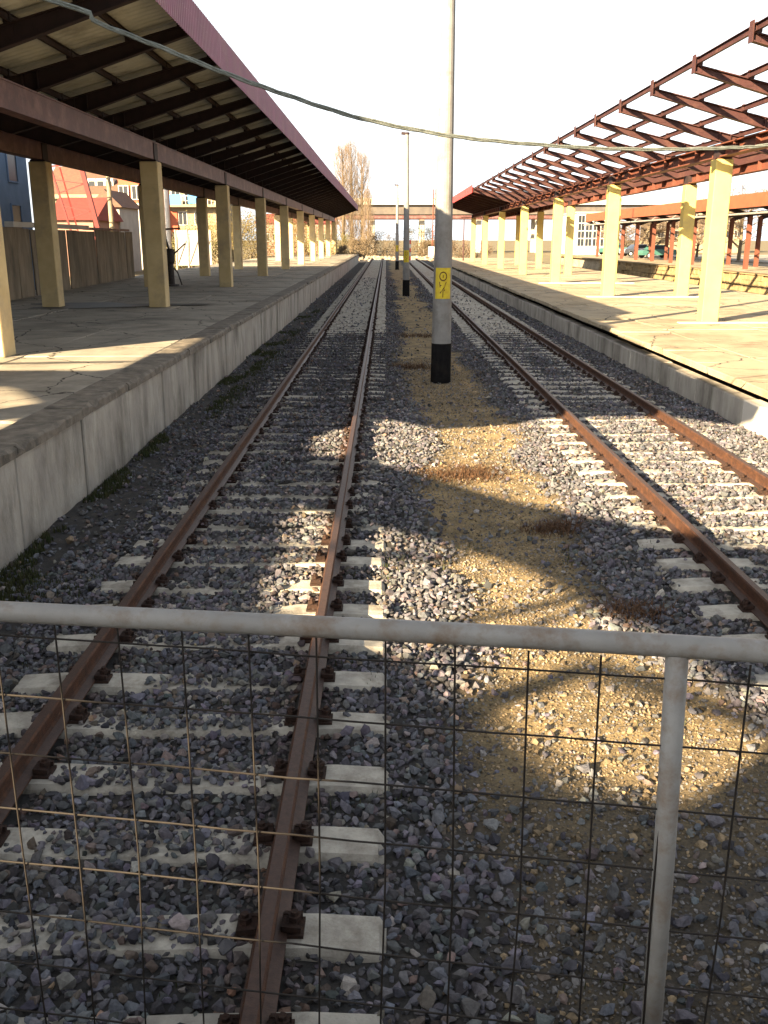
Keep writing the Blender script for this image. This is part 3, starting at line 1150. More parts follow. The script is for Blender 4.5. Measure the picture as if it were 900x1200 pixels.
# ------------------------------------------------------------------ unseen roof pieces added beside and behind the camera to cast the shadow bands
root = thing('shadow_roof', (-10, -4, PLZ), 'unseen added roof pieces shaped to cast the shadow bands on the tracks', 'roof')
ZC = 6.3


def cast(poly, z=ZC):  # moves a ground shadow outline back along the sunlight to roof height
    return [(c - .28 - SK * z, y0 - .33 - SQ * z) for c, y0 in poly]


SHADOW_SHAPES = [  # outlines of the wanted shadows, as they lie on the ground
    [(-2.4, 15.4), (4.75, 15.4), (5.9, 14.7), (6.35, 15.0), (6.45, 18.2), (-2.4, 18.2)],
    [(-2.45, -6), (-1.12, -6), (-1.12, 15.4), (-2.45, 15.4)],
    [(-1.11, 9.95), (.2, 8.85), (1.1, 7.9), (1.55, 7.0), (2.0, 6.4), (2.2, 5.6), (2.9, 5.5), (3.0, 6.3), (6.0, 6.3), (6.0, 7.2), (3.6, 8.35), (2.1, 9.5), (1.4, 10.05), (.4, 11.3), (-.3, 12.15), (-1.11, 12.5)],
    [(-1.11, -6), (6.2, -6), (6.2, 6.25), (2.85, 6.25), (2.55, 5.3), (2.2, 4.85), (1.76, 4.45), (1.34, 4.1), (.84, 4.25), (.47, 4.95), (.2, 5.6), (-.2, 6.1), (-1.11, 6.95)],
    [(-7.0, 15.2), (-4.2, 15.05), (-3.2, 14.1), (-2.46, 12.9), (-2.46, 15.95), (-7.0, 15.95)],
    [(-7.0, -6), (-2.46, -6), (-2.46, 10.8), (-4.6, 10.4), (-7.0, 10.2)],
]
for k, poly in enumerate(SHADOW_SHAPES):
    z = ZC + .004 * k
    MB().prism(cast(poly, ZC), z, z + .05).build('roof_sheet', 'sheet', root)
for (p, q, w) in (((.0, 6.5), (1.75, 7.45), .10), ((.1, 6.05), (1.6, 7.1), .07), ((.2, 5.2), (1.4, 6.0), .20), ((1.4, 6.0), (2.75, 4.75), .22), ((-1.1, 8.7), (.6, 8.3), .10), ((-1.1, 8.2), (.35, 8.6), .06),
                  ((-3.3, 11.0), (-2.45, 12.3), .10), ((-6.8, 16.8), (-2.45, 17.2), .14)):
    a_, b_ = cast([p, q])
    d = Vector((b_[0] - a_[0], b_[1] - a_[1]))
    n_ = Vector((-d.y, d.x)).normalized() * w / 2
    MB().prism([(a_[0] + n_.x, a_[1] + n_.y), (a_[0] - n_.x, a_[1] - n_.y), (b_[0] - n_.x, b_[1] - n_.y), (b_[0] + n_.x, b_[1] + n_.y)], ZC - .06, ZC - .02).build('shadow_strip', 'steel_l', root)  # strips added to cast the thin shadow streaks
cmc = column_mesh(.3, ZC - PLZ, 'col_l')
for (x_, y_) in ((-12.8, -8.5), (-12.8, -2.5), (-12.8, 3.6), (-9, -11.5)):  # posts added to carry the shadow-casting pieces
    inst('column', cmc, root, (x_, y_, PLZ))
inst('column', column_mesh(.3, ZC - .9, 'col_l'), root, (-4.9, -12, .9))

# end-of-track standing area and its low ledge, under the camera
m = MB()
m.box(-3.5, 9, -14, 1.68, -.42, .9)
m.box(-3.5, 9, 1.68, 2.12, -.42, .42)
m.build('standing_area', 'concrete')['kind'] = 'structure'
MB().box(-24, -3.52, -30, -8.02, -.42, .76).build('forecourt', 'pave')['kind'] = 'structure'

# ------------------------------------------------------------------ mesh railing
yl, yr_ = 2.175, 1.89      # distance at the left and right edge of the picture


def rail_y(x):
    return yl + (yr_ - yl) * (x + .93) / 1.86


ZR = 1.785
root = thing('mesh_railing', (0, 2.1, .42), 'worn white tubular railing with rusty wire mesh', 'railing')
pts = [(x_, rail_y(x_), ZR + .012 * math.sin(x_ * 1.3 + .6)) for x_ in np.linspace(-3.2, 3.2, 33)]
MB().tube(pts, .0262, 14).build('top_rail', 'pipe', root, smooth=True)
for x_ in (-2.55, -.99, .655, 2.4):
    if x_ == -.99:
        continue
    y_ = rail_y(x_) + .004
    MB().tube([(x_ + .03, y_, .42), (x_ + .016, y_, 1.2), (x_, y_, ZR - .008)], .0255, 12).build('post', 'pipe', root, smooth=True)
rr = random.Random(12)
xw = -3.1
while xw < 3.1:
    y_ = rail_y(xw) - .006
    MB().tube([(xw + .02 * rr.uniform(-1, 1), y_, .47), (xw + rr.uniform(-.008, .008), y_ + rr.uniform(-.004, .004), 1.1), (xw, y_, ZR - .02)], .0026, 6).build('vertical_wire', 'wire', root)
    xw += .163 + rr.uniform(-.004, .004)
zw = ZR - .072
while zw > .45:
    pts = [(x_, rail_y(x_) + .002, zw + rr.uniform(-.0025, .0025)) for x_ in np.linspace(-3.1, 3.1, 40)]
    MB().tube(pts, .0026, 6).build('horizontal_wire', 'wire', root)
    zw -= .168


# ------------------------------------------------------------------ lamp poles
def lamp_pole(x_, y_, zg, h, r0, r1, label, lean=0, sign=True):
    root = thing('lamp_pole', (x_, y_, zg), label, 'pole', 'lamp poles down the middle of the tracks')

    def c(z):
        return (x_ + lean * (z - zg), y_, z)

    def rad(z):
        return r0 + (r1 - r0) * (z - zg) / h
    MB().tube([c(zg + .80 + t * (h - .80)) for t in np.linspace(0, 1, 9)], [rad(zg + .80 + t * (h - .80)) for t in np.linspace(0, 1, 9)], 20).build('shaft', 'pole', root, smooth=False)
    MB().tube([c(zg - .2), c(zg + .80)], [r0 + .004, rad(zg + .8) + .004], 20).build('painted_base', 'black', root)
    # small lamp head on a stub arm
    t = c(zg + h)
    hd = MB()
    hd.tube([t, (t[0], t[1], t[2] + .10)], [r1 + .03, r1 + .02], 12)
    hd.build('cap', 'steel_dark', root)
    m = MB()
    m.beam((t[0] - .30, t[1], t[2] + .06), (t[0] - r1, t[1], t[2] + .04), .16, .13)
    m.build('lamp_head', 'steel_dark', root)
    # curved yellow plate, facing the standing area
    if sign:
        z0, z1 = zg + 1.72, zg + 2.34

        def patch(z_a, z_b, a0, a1, off, n=8):
            m = MB()
            for z in (z_a, z_b):
                cc = c(z)
                for i in range(n + 1):
                    a_ = a0 + (a1 - a0) * i / n
                    rr_ = rad(z) + off
                    m.v.append((cc[0] + rr_ * math.sin(a_), cc[1] - rr_ * math.cos(a_), z))
            for i in range(n):
                m.f.append((i, i + 1, n + 2 + i, n + 1 + i))
            return m
        pl = patch(z0, z1, -.88, .88, .006, 14).build('sign_plate', 'yellow', root)

        def emb(shape, name='emblem'):
            """flat shape (list of quads in arc length, height) wrapped on the plate"""
            m = MB()
            for quad in shape:
                vs = []
                for (s, z) in quad:
                    cc = c(z)
                    rr_ = rad(z) + .009
                    a_ = s / rr_
                    vs.append((cc[0] + rr_ * math.sin(a_), cc[1] - rr_ * math.cos(a_), z))
                m.add(vs, [tuple(range(len(vs)))])
            return m.build(name, 'ink', pl)
        zc = z1 - .17
        ring = []
        for i in range(16):
            a_, b_ = 2 * math.pi * i / 16, 2 * math.pi * (i + 1) / 16
            ring.append([(.062 * math.cos(a_), zc + .072 * math.sin(a_)), (.084 * math.cos(a_), zc + .096 * math.sin(a_)), (.084 * math.cos(b_), zc + .096 * math.sin(b_)), (.062 * math.cos(b_), zc + .072 * math.sin(b_))])
        ring.append([(-.008, zc - .028), (.008, zc - .028), (.008, zc + .028), (-.008, zc + .028)])
        emb(ring)
        zb = zc - .13
        emb([[(-.082, zb + .02), (-.066, zb + .02), (-.052, zb - .09), (-.07, zb - .09)],
             [(.075, zb + .02), (.06, zb + .02), (-.005, zb - .13), (.02, zb - .13)],
             [(-.06, zb - .05), (-.045, zb - .03), (.045, zb - .14), (.03, zb - .165)],
             [(.01, zb - .10), (.028, zb - .10), (-.055, zb - .215), (-.068, zb - .20)],
             [(-.006, zb - .14), (.01, zb - .14), (.006, zb - .29), (-.010, zb - .29)]])
    return root


lamp_pole(1.17, 20.0, -.23, 8.6, .212, .125, 'big grey lamp pole with black base and yellow sign, beside a dead weed', .004)
lamp_pole(1.10, 52.0, -.23, 8.1, .19, .11, 'slim lamp pole with black base standing behind the big one')
lamp_pole(1.15, 98.0, -.23, 8.0, .19, .11, 'thin lamp pole farthest down the tracks with sunlit left side')

# ------------------------------------------------------------------ overhead cable
P0, P1 = Vector((-6.6, 4.75, 5.1)), Vector((8.75, 13.75, 4.45))
aim = []
pix = [(58, 0), (113, 26), (187, 55), (267, 87), (335, 111), (420, 138), (520, 158), (600, 167), (700, 174), (790, 175), (860, 173), (900, 170)]


def ray(u, v):
    f, th = 1100.0, R(16.2)
    a_, b_ = (u - 452) / f, (v - 600) / f
    return Vector((a_, math.cos(th) - b_ * math.sin(th), -math.sin(th) - b_ * math.cos(th)))


for u, v in pix:
    d = ray(u, v)
    # cable hangs in the vertical plane through the two columns it is tied to
    n_ = Vector((-(P1.y - P0.y), P1.x - P0.x, 0))
    t = n_.dot(P0 - Vector((0, 0, CAM_Z))) / n_.dot(d)
    p = d * t + Vector((0, 0, CAM_Z))
    aim.append(tuple(p))
f0 = Vector(aim[0])
path = [tuple(P0), tuple(P0.lerp(f0, .5) + Vector((0, 0, -.12)))] + aim
last = Vector(aim[-1])
path += [tuple(last.lerp(P1, .35) + Vector((0, 0, -.03))), tuple(last.lerp(P1, .7) + Vector((0, 0, -.03))), tuple(P1)]
cu = bpy.data.curves.new('c', 'CURVE')
cu.dimensions = '3D'
fine = []
for i in range(len(path) - 1):
    for t in np.linspace(0, 1, 6)[:-1]:
        q0, q1, q2, q3 = [np.array(path[max(0, min(len(path) - 1, i + j))]) for j in (-1, 0, 1, 2)]
        fine.append(tuple(.5 * ((2 * q1) + (-q0 + q2) * t + (2 * q0 - 5 * q1 + 4 * q2 - q3) * t * t + (-q0 + 3 * q1 - 3 * q2 + q3) * t ** 3)))
fine.append(path[-1])
bpy.data.curves.remove(cu)
root = thing('overhead_cable', fine[0], 'thick twisted cable sagging across the sky between the canopies', 'cable')
for ph in (0, 2.1, 4.2):
    strand = []
    for i, p in enumerate(fine):
        an = ph + i * .8
        strand.append((p[0] + .010 * math.cos(an) * .5, p[1] + .010 * math.cos(an) * .5, p[2] + .012 * math.sin(an)))
    MB().tube(strand, .0092, 6).build('strand', 'cable', root, smooth=True)


# ------------------------------------------------------------------ trees and bushes
def twig_mesh(segs, m, name):
    """segs: (n, 8) x0 y0 z0 r0 x1 y1 z1 r1 as three-sided tapered sticks"""
    s = np.asarray(segs, dtype=float)
    n = len(s)
    d = s[:, 4:7] - s[:, 0:3]
    ln = np.linalg.norm(d, axis=1)[:, None] + 1e-9
    d /= ln
    h = np.where(np.abs(d[:, 2:3]) < .9, np.array([[0, 0, 1.]]), np.array([[1., 0, 0]]))
    a = np.cross(d, h)
    a /= np.linalg.norm(a, axis=1)[:, None]
    b = np.cross(d, a)
    v = np.zeros((n, 6, 3))
    for k in range(3):
        t = 2 * math.pi * k / 3
        o = a * math.cos(t) + b * math.sin(t)
        v[:, k] = s[:, 0:3] + o * s[:, 3:4]
        v[:, 3 + k] = s[:, 4:7] + o * s[:, 7:8]
    base = (np.arange(n) * 6)[:, None]
    f = np.concatenate([np.concatenate([base + k, base + (k + 1) % 3, base + 3 + (k + 1) % 3, base + 3 + k], 1) for k in range(3)], 0).reshape(-1)
    return raw_mesh(name, v.reshape(-1, 3), f, 4, m)


def poplar(x_, y_, h, rad, seed, label, n=900):
    r = np.random.default_rng(seed)
    n = int(n * .8)
    root = thing('poplar_tree', (x_, y_, -.42), label, 'tree', 'bare poplars beyond the platform end')
    trunk = MB().tube([(x_, y_, -.42), (x_ + .05, y_, h * .5), (x_, y_, h * .93)], [h * .02, h * .012, .02], 8)
    trunk.build('trunk', 'twig_d', root)
    segs = []
    for i in range(n):
        z0 = h * (.05 + .88 * r.uniform() ** 1.1)
        an = r.uniform(0, 2 * math.pi)
        q = z0 / h
        reach = rad * (1 - q ** 3.2) ** .8 * r.uniform(.5, 1.05)
        L = min(h * .3, (h * 1.01 - z0) * .95) * r.uniform(.5, 1.0)
        p0 = np.array([0, 0, z0])
        p1 = np.array([math.cos(an) * reach * .75, math.sin(an) * reach * .75, z0 + L * .45])
        p2 = np.array([math.cos(an) * reach, math.sin(an) * reach, z0 + L])
        segs.append([*p0, .028, *p1, .02])
        segs.append([*p1, .02, *p2, .007])
        for j in range(5):
            t = r.uniform(.1, 1)
            s0 = p1 + (p2 - p1) * t
            e = s0 + np.array([r.normal(0, .28), r.normal(0, .28), r.uniform(.4, 1.2)])
            segs.append([*s0, .011, *e, .005])
    me = twig_mesh(segs, 'twig', 'crown')
    o = bpy.data.objects.new('crown', me)
    COL.objects.link(o)
    o.parent = root
    return root


for i, (u, v, Y, w) in enumerate(((402, 170, 185, 2.7), (412, 165, 190, 2.9), (424, 178, 186, 2.5), (431, 222, 180, 1.2))):
    X, Y_, z = px(u, v, Y)
    poplar(X, Y_, z, w, 40 + i, ['tall bare poplar nearest the covered canopy', 'tallest bare poplar in the clump behind the canopy end', 'bare poplar a little shorter than its neighbours', 'short slender bare poplar at the bridge end of the clump'][i], 420 if i < 3 else 200)


def bush(name, x_, y_, w, h, d, seed, m, label, group, n=2600, leaf=.10, zg=-.42, cat='bush', twig='twig_d'):
    r = np.random.default_rng(seed)
    root = thing(name, (x_, y_, zg), label, cat, group)
    segs = []
    for i in range(16):
        an = r.uniform(0, 2 * math.pi)
        e = np.array([math.cos(an) * w * r.uniform(.1, .45), math.sin(an) * d * r.uniform(.1, .45), h * r.uniform(.5, .95)])
        segs.append([r.normal(0, w * .06), r.normal(0, d * .06), 0, .05, *e, .012])
    me = twig_mesh(segs, twig, 'stems')
    o = bpy.data.objects.new('stem', me)
    COL.objects.link(o)
    o.parent = root
    # clumps of leaf-sized faces
    nc = 22
    cen = np.stack([r.uniform(-.42, .42, nc) * w, r.uniform(-.42, .42, nc) * d, h * r.uniform(.12, .85, nc)], 1)
    cen[:, 2] *= 1 - .35 * (np.abs(cen[:, 0]) / (w * .5)) ** 2
    rad = r.uniform(.13, .26, nc) * min(w, h)
    k = r.integers(0, nc, n)
    p = cen[k] + r.normal(0, .55, (n, 3)) * rad[k][:, None]
    p[:, 2] = np.abs(p[:, 2])
    q = r.normal(size=(n, 3))
    q /= np.linalg.norm(q, axis=1)[:, None]
    t = np.cross(q, r.normal(size=(n, 3)))
    t /= np.linalg.norm(t, axis=1)[:, None]
    s = leaf * r.uniform(.5, 1.3, (n, 1))
    v = np.stack([p - q * s, p + t * s * .45, p + q * s, p - t * s * .45], 1).reshape(-1, 3)
    me = raw_mesh('foliage', v, np.arange(n * 4), 4, m)
    o = bpy.data.objects.new('foliage', me)
    COL.objects.link(o)
    o.parent = root
    return root


B = 'bushes beyond the end of the tracks'
for i, (u, v, Y, w, m_, lab) in enumerate((
        (452, 268, 190, 7.5, 'twig_d', 'dark twiggy bush below the bridge beside the farthest lamp pole'),
        (493, 260, 205, 8, 'bush_y', 'yellow leafed bush under the bridge by the lattice mast'),
        (500, 280, 185, 6, 'twig_d', 'low dark brown bush in front of the yellow bush'),
        (410, 285, 150, 5, 'twig_d', 'low brown bush at the foot of the poplars'),
        (424, 275, 165, 6, 'twig_d', 'brown twiggy bush between the poplars and the bridge pier'),
        (380, 262, 170, 9, 'bush_g', 'olive bush seen past the last yellow columns of the covered platform'),
        (545, 276, 150, 9, 'twig', 'pale brown bush past the end of the bare roof frame'))):
    X, Y_, z = px(u, v, Y)
    bush('bush', X, Y_, w, z + .42, w * .8, 60 + i, m_, lab, B, 6000, .10)
B2 = 'brush on the waste ground past the covered platform'
for i, (u, v, Y, w, m_, lab) in enumerate((
        (268, 232, 105, 7, 'bush_y', 'tall pale brush left of the far yellow columns, nearest the balcony house'),
        (300, 245, 110, 8, 'bush_y', 'pale dry brush between the middle columns of the covered platform'),
        (330, 236, 130, 10, 'bush_g', 'grey green brush filling the gap before the last columns'),
        (356, 252, 120, 7, 'bush_y', 'low dry brush near the far end of the covered platform'),
        (228, 262, 85, 6, 'bush_g', 'low green hedge above the white panel fence'))):
    X, Y_, z = px(u, v, Y)
    bush('bush', X, Y_, w, z + .42, w * .8, 80 + i, m_, lab, B2, 8000, .075)


def bare_tree(x_, y_, h, w, seed, label, group, zg=-.42):
    r = np.random.default_rng(seed)
    root = thing('bare_tree', (x_, y_, zg), label, 'tree', group)
    MB().tube([(x_, y_, zg), (x_ + .1, y_, h * .35), (x_, y_, h * .7)], [h * .025, h * .018, h * .008], 8).build('trunk', 'twig_d', root)
    segs = []
    for i in range(26):
        z0 = h * r.uniform(.25, .7)
        an = r.uniform(0, 2 * math.pi)
        L = w * r.uniform(.3, .55)
        p0 = np.array([0, 0, z0])
        p1 = p0 + np.array([math.cos(an) * L, math.sin(an) * L, h * r.uniform(.1, .3)])
        segs.append([*p0, .06, *p1, .025])
        for j in range(14):
            t = r.uniform(.2, 1)
            s0 = p0 + (p1 - p0) * t
            s1 = s0 + np.array([r.normal(0, w * .12), r.normal(0, w * .12), r.uniform(0, h * .16)])
            segs.append([*s0, .022, *s1, .012])
            for q in range(3):
                e = s1 + np.array([r.normal(0, w * .06), r.normal(0, w * .06), r.uniform(-.1, h * .08)])
                segs.append([*s1, .013, *e, .006])
    me = twig_mesh(segs, 'twig', 'crown')
    o = bpy.data.objects.new('crown', me)
    COL.objects.link(o)
    o.parent = root
    return root


G3 = 'bare trees behind the orange canopy'
for i, (u, v, Y, w, lab) in enumerate(((870, 205, 95, 7, 'bare tree rising above the orange fascia next to the nearest yellow column'),
                                       (765, 240, 120, 9, 'bare tree behind the red posts, left of the parked cars'),
                                       (820, 235, 110, 8, 'bare tree behind the red posts and the parked cars'),
                                       (735, 250, 140, 8, 'small bare tree beside the white apartment block'))):
    X, Y_, z = px(u, v, Y)
    bare_tree(X, Y_, z, w, 90 + i, lab, G3)


# ------------------------------------------------------------------ buildings
def building(name, x0, x1, y0, y1, h, wall, roofm, label, cat='building', front=(), side=(), zg=-.42, roof='flat', rh=1.5, extra=None):
    """front: windows (cx, cz, w, h) on the y0 face; side: windows (cy, cz, w, h) on the x1 face"""
    root = thing(name, ((x0 + x1) / 2, (y0 + y1) / 2, zg), label, cat)
    MB().box(x0, x1, y0, y1, zg, h).build('wall', wall, root)
    if roof == 'flat':
        MB().box(x0 - .25, x1 + .25, y0 - .25, y1 + .25, h + .003, h + .3).build('roof', roofm, root)
    else:
        e = .4
        ym = (y0 + y1) / 2
        m = MB()
        if roof == 'gable_x':      # ridge along x
            m.add([(x0 - e, y0 - e, h), (x1 + e, y0 - e, h), (x1 + e, y1 + e, h), (x0 - e, y1 + e, h), (x0 - e, ym, h + rh), (x1 + e, ym, h + rh)],
                  [(3, 2, 1, 0), (0, 1, 5, 4), (2, 3, 4, 5), (1, 2, 5), (3, 0, 4)])
        else:
            xm = (x0 + x1) / 2
            m.add([(x0 - e, y0 - e, h), (x1 + e, y0 - e, h), (x1 + e, y1 + e, h), (x0 - e, y1 + e, h), (xm, y0 - e, h + rh), (xm, y1 + e, h + rh)],
                  [(3, 2, 1, 0), (1, 2, 5, 4), (3, 0, 4, 5), (0, 1, 4), (2, 3, 5)])
        for i, p in enumerate(m.v):
            m.v[i] = (p[0], p[1], p[2] + .003)
        m.build('roof', roofm, root)
    for (cx, cz, w, hh) in front:
        f = MB()
        for (a, b, c, d) in ((cx - w / 2 - .08, cx - w / 2, cz - hh / 2 - .08, cz + hh / 2 + .08), (cx + w / 2, cx + w / 2 + .08, cz - hh / 2 - .08, cz + hh / 2 + .08),
                             (cx - w / 2, cx + w / 2, cz - hh / 2 - .08, cz - hh / 2), (cx - w / 2, cx + w / 2, cz + hh / 2, cz + hh / 2 + .08), (cx - .03, cx + .03, cz - hh / 2, cz + hh / 2)):
            f.box(a, b, y0 - .06, y0 - .002, c, d)
        fo = f.build('window', 'white_wall', root)
        MB().box(cx - w / 2 + .002, cx + w / 2 - .002, y0 - .025, y0 - .004, cz - hh / 2 + .002, cz + hh / 2 - .002).build('pane', 'glass', fo)
    for (cy, cz, w, hh) in side:
        f = MB()
        for (a, b, c, d) in ((cy - w / 2 - .08, cy - w / 2, cz - hh / 2 - .08, cz + hh / 2 + .08), (cy + w / 2, cy + w / 2 + .08, cz - hh / 2 - .08, cz + hh / 2 + .08),
                             (cy - w / 2, cy + w / 2, cz - hh / 2 - .08, cz - hh / 2), (cy - w / 2, cy + w / 2, cz + hh / 2, cz + hh / 2 + .08)):
            f.box(x1 + .002, x1 + .06, a, b, c, d)
        fo = f.build('window', 'blue' if wall == 'blue' else 'white_wall', root)
        MB().box(x1 + .004, x1 + .025, cy - w / 2 + .002, cy + w / 2 - .002, cz - hh / 2 + .002, cz + hh / 2 - .002).build('pane', 'glass', fo)
    return root


building('shade_building', -24, 26, -31, -17.2, 9.6, 'cream_wall', 'brown_roof', 'unseen building added behind the railing to shade the foreground')  # added out of view to block low sky and darken the foreground
building('blue_building', -30, -17.5, 3.0, 48.6, 11.2, 'blue', 'brown_roof', 'shaded blue rendered building behind the concrete fence',
         side=[(y, z, 1.1, 1.4) for y in (8, 12, 16, 20, 24, 28, 32, 36, 40, 43.2, 46.6) for z in (3.5, 6.0, 8.6)])


def strip(root, name, x0, x1, y0, y1, z0, z1, m_):
    return MB().box(x0, x1, y0, y1, z0, z1).build(name, m_, root)


# cream house with dormer roof and yellow cornice
X0, _, Z1 = px(55, 228, 120)
X1 = px(143, 0, 120)[0]
hm = building('apartment_house', X0, X1, 120, 132, Z1, 'cream_wall', 'brown_roof', 'cream house with brown roof and dormer windows beyond the fence', roof='gable_x', rh=3.6,
              front=[(px(u, 0, 120)[0], px(0, v, 120)[2], 1.1, 1.3) for u in (72, 88, 104, 120, 134) for v in (246, 258)])
strip(hm, 'cornice', X0 - .2, X1 + .2, 119.4, 119.99, Z1 - .5, Z1 - .02, 'cream_wall')
strip(hm, 'balcony_slab', X0, X1, 118.6, 119.98, px(0, 250, 120)[2], px(0, 250, 120)[2] + .25, 'cream_wall')
for u in (106, 116, 126):
    xx = px(u, 0, 120)[0]
    d = MB().box(xx - .55, xx + .55, 121.5, 124.5, Z1 + .5, Z1 + 1.9).build('dormer', 'white_wall', hm)
    MB().box(xx - .35, xx + .35, 121.44, 121.49, Z1 + .75, Z1 + 1.6).build('pane', 'glass', d)

# orange over white house
X0, _, Z1 = px(141, 205, 104)
X1 = px(178, 0, 104)[0]
zm = px(0, 238, 104)[2]
oh = building('town_house', X0, X1, 104, 113, Z1, 'orange_wall', 'tile', 'orange house with white ground floor between two yellow columns',
              front=[(px(u, 0, 104)[0], px(0, v, 104)[2], .9, 1.3) for u, v in ((147, 226), (162, 226), (150, 250), (163, 250))])
strip(oh, 'white_floor', X0 - .03, X1 + .03, 103.9, 103.998, -.42, zm, 'white_house')
for o in [c for c in oh.children if c.name.startswith('window')]:
    o.location.y -= .11

# white house in front of it, low
X0, _, Z1 = px(110, 243, 92)
X1 = px(140, 0, 92)[0]
building('low_house', X0, X1, 92, 99, Z1, 'white_house', 'brown_roof', 'low white house with brown gable beside the red tiled roof', roof='gable_y', rh=1.6,
         front=[(px(128, 0, 92)[0], px(0, 258, 92)[2], .8, .9)])
# red tiled cottage
X0, _, Z1 = px(58, 258, 84)
X1 = px(108, 0, 84)[0]
building('tiled_cottage', X0, X1, 84, 92, Z1, 'pink_wall', 'tile', 'cottage with bright red tiled roof below the red lattice jib', roof='gable_x', rh=2.0)

# house with balconies and blue tarpaulins
X0, _, Z1 = px(193, 212, 126)
X1 = px(262, 0, 126)[0]
bh = building('balcony_house', X0, X1, 126, 136, Z1, 'cream_wall', 'brown_roof', 'cream house with a balcony hung with blue sheets',
              front=[(px(u, 0, 126)[0], px(0, v, 126)[2], 1.0, 1.5) for u, v in ((214, 256), (233, 256), (207, 228), (222, 228), (238, 228))])
zb = px(0, 243, 126)[2]
strip(bh, 'balcony_slab', X0, X1, 124.4, 125.97, zb, zb + .3, 'cream_wall')
for i in range(16):
    xx = X0 + .3 + i * (X1 - X0 - .6) / 15
    MB().box(xx - .03, xx + .03, 124.45, 124.5, zb + .3, zb + 1.3).build('baluster', 'white_wall', bh)
strip(bh, 'handrail', X0, X1, 124.44, 124.52, zb + 1.3, zb + 1.38, 'white_wall')
strip(bh, 'tarpaulin', px(201, 0, 126)[0], px(216, 0, 126)[0], 124.36, 124.42, zb + .25, zb + 1.5, 'tarp')
strip(bh, 'tarpaulin', px(224, 0, 126)[0], px(236, 0, 126)[0], 124.36, 124.42, zb + .4, zb + 1.6, 'tarp')
strip(bh, 'red_panel', px(200, 0, 126)[0], px(208, 0, 126)[0], 125.8, 125.99, zb - 3, zb - .5, 'orange_wall')

# apartment blocks on the right
building('apartment_block', px(676, 0, 200)[0], px(722, 0, 200)[0], 200, 216, px(0, 250, 200)[2], 'white_wall', 'bridge', 'white apartment block beyond the end of the orange canopy',
         front=[(px(u, 0, 200)[0], px(0, v, 200)[2], 1.3, 1.5) for u in (682, 691, 700, 709, 717) for v in (257, 266, 275, 284)])
building('apartment_block', px(770, 0, 230)[0], px(870, 0, 230)[0], 230, 244, px(0, 246, 230)[2], 'cream_wall', 'bridge', 'long cream apartment block glimpsed between the red posts',
         front=[(px(u, 0, 230)[0], px(0, v, 230)[2], 1.4, 1.5) for u in range(776, 868, 10) for v in (254, 264, 274)])
building('warehouse', px(300, 0, 190)[0], px(390, 0, 190)[0], 190, 205, px(0, 262, 190)[2], 'pink_wall', 'tile', 'low pink shed behind the far columns of the covered platform', roof='gable_x', rh=2.0,
         front=[(px(u, 0, 190)[0], 3.0, 1.6, 1.3) for u in range(310, 388, 14)])

# ------------------------------------------------------------------ concrete fence beside the covered platform
root = thing('plank_fence', (-12.6, 38, PLZ), 'weathered fence of upright concrete planks beside the covered platform', 'fence')
rr = random.Random(9)
x_, y_ = -12.0, 29.0
i = 0
while y_ < 49:
    w = 1.5
    dx = rr.uniform(-.03, .03)
    m = MB()
    t = rr.uniform(-.02, .02)
    m.bbox(x_ - .02 + dx, x_ + .03 + dx, y_ + .14, y_ + w - .14, PLZ, 3.02 + t * 2, .012)
    for q_ in range(len(m.v)):
        m.v[q_] = (m.v[q_][0], m.v[q_][1] + (m.v[q_][2] - PLZ) * t * 2.5, m.v[q_][2])
    m.build('plank', 'board', root)
    MB().bbox(x_ - .16, x_ - .07, y_ - .25, y_ + .25, PLZ, 2.98, .012).build('dark_gap_strip', 'black', root)  # black strip added behind each plank gap so the gap reads dark
    y_ += w
    x_ -= .075
MB().beam((-12.1, 31.5, 3.14), (-12.55, 41, 3.14), .28, .16).build('capping', 'white_wall', root)
MB().beam((-12.58, 41.05, 3.10), (-12.95, 49, 3.10), .24, .10).build('capping', 'steel_l', root)
root = thing('concrete_screen', (-14.5, 27, PLZ), 'brownish rendered wall at the fence corner behind the back columns', 'wall')
MB().bbox(-17.4, -12.2, 28.4, 28.7, PLZ - .2, 3.0, .02).build('wall', 'board', root)
MB().bbox(-17.4, -12.15, 28.36, 28.74, 3.0, 3.08, .02).build('capping', 'coping', root)

# white panel fence past the pump
root = thing('panel_fence', (-17.5, 82, -.4), 'white panel fence with diagonal braces behind the water pump', 'fence')
x0 = px(204, 0, 82)[0]
x1 = px(246, 0, 82)[0]
n_ = 3
for i in range(n_):
    a_, b_ = x0 + (x1 - x0) * i / n_, x0 + (x1 - x0) * (i + 1) / n_
    MB().box(a_ + .02, b_ - .02, 81.95, 82.02, .55, px(0, 270, 82)[2]).build('panel', 'white_house', root)
    MB().beam((a_ + .1, 81.9, .7), (b_ - .1, 81.9, 2.6), .04, .05).build('brace', 'pipe', root)
    MB().beam((a_ + .1, 81.9, 1.4), (b_ - .9, 81.9, 2.9), .04, .05).build('brace', 'pipe', root)
    MB().box(a_ - .05, a_ + .05, 81.88, 82.06, -.42, px(0, 270, 82)[2] + .08).build('post', 'pipe', root)

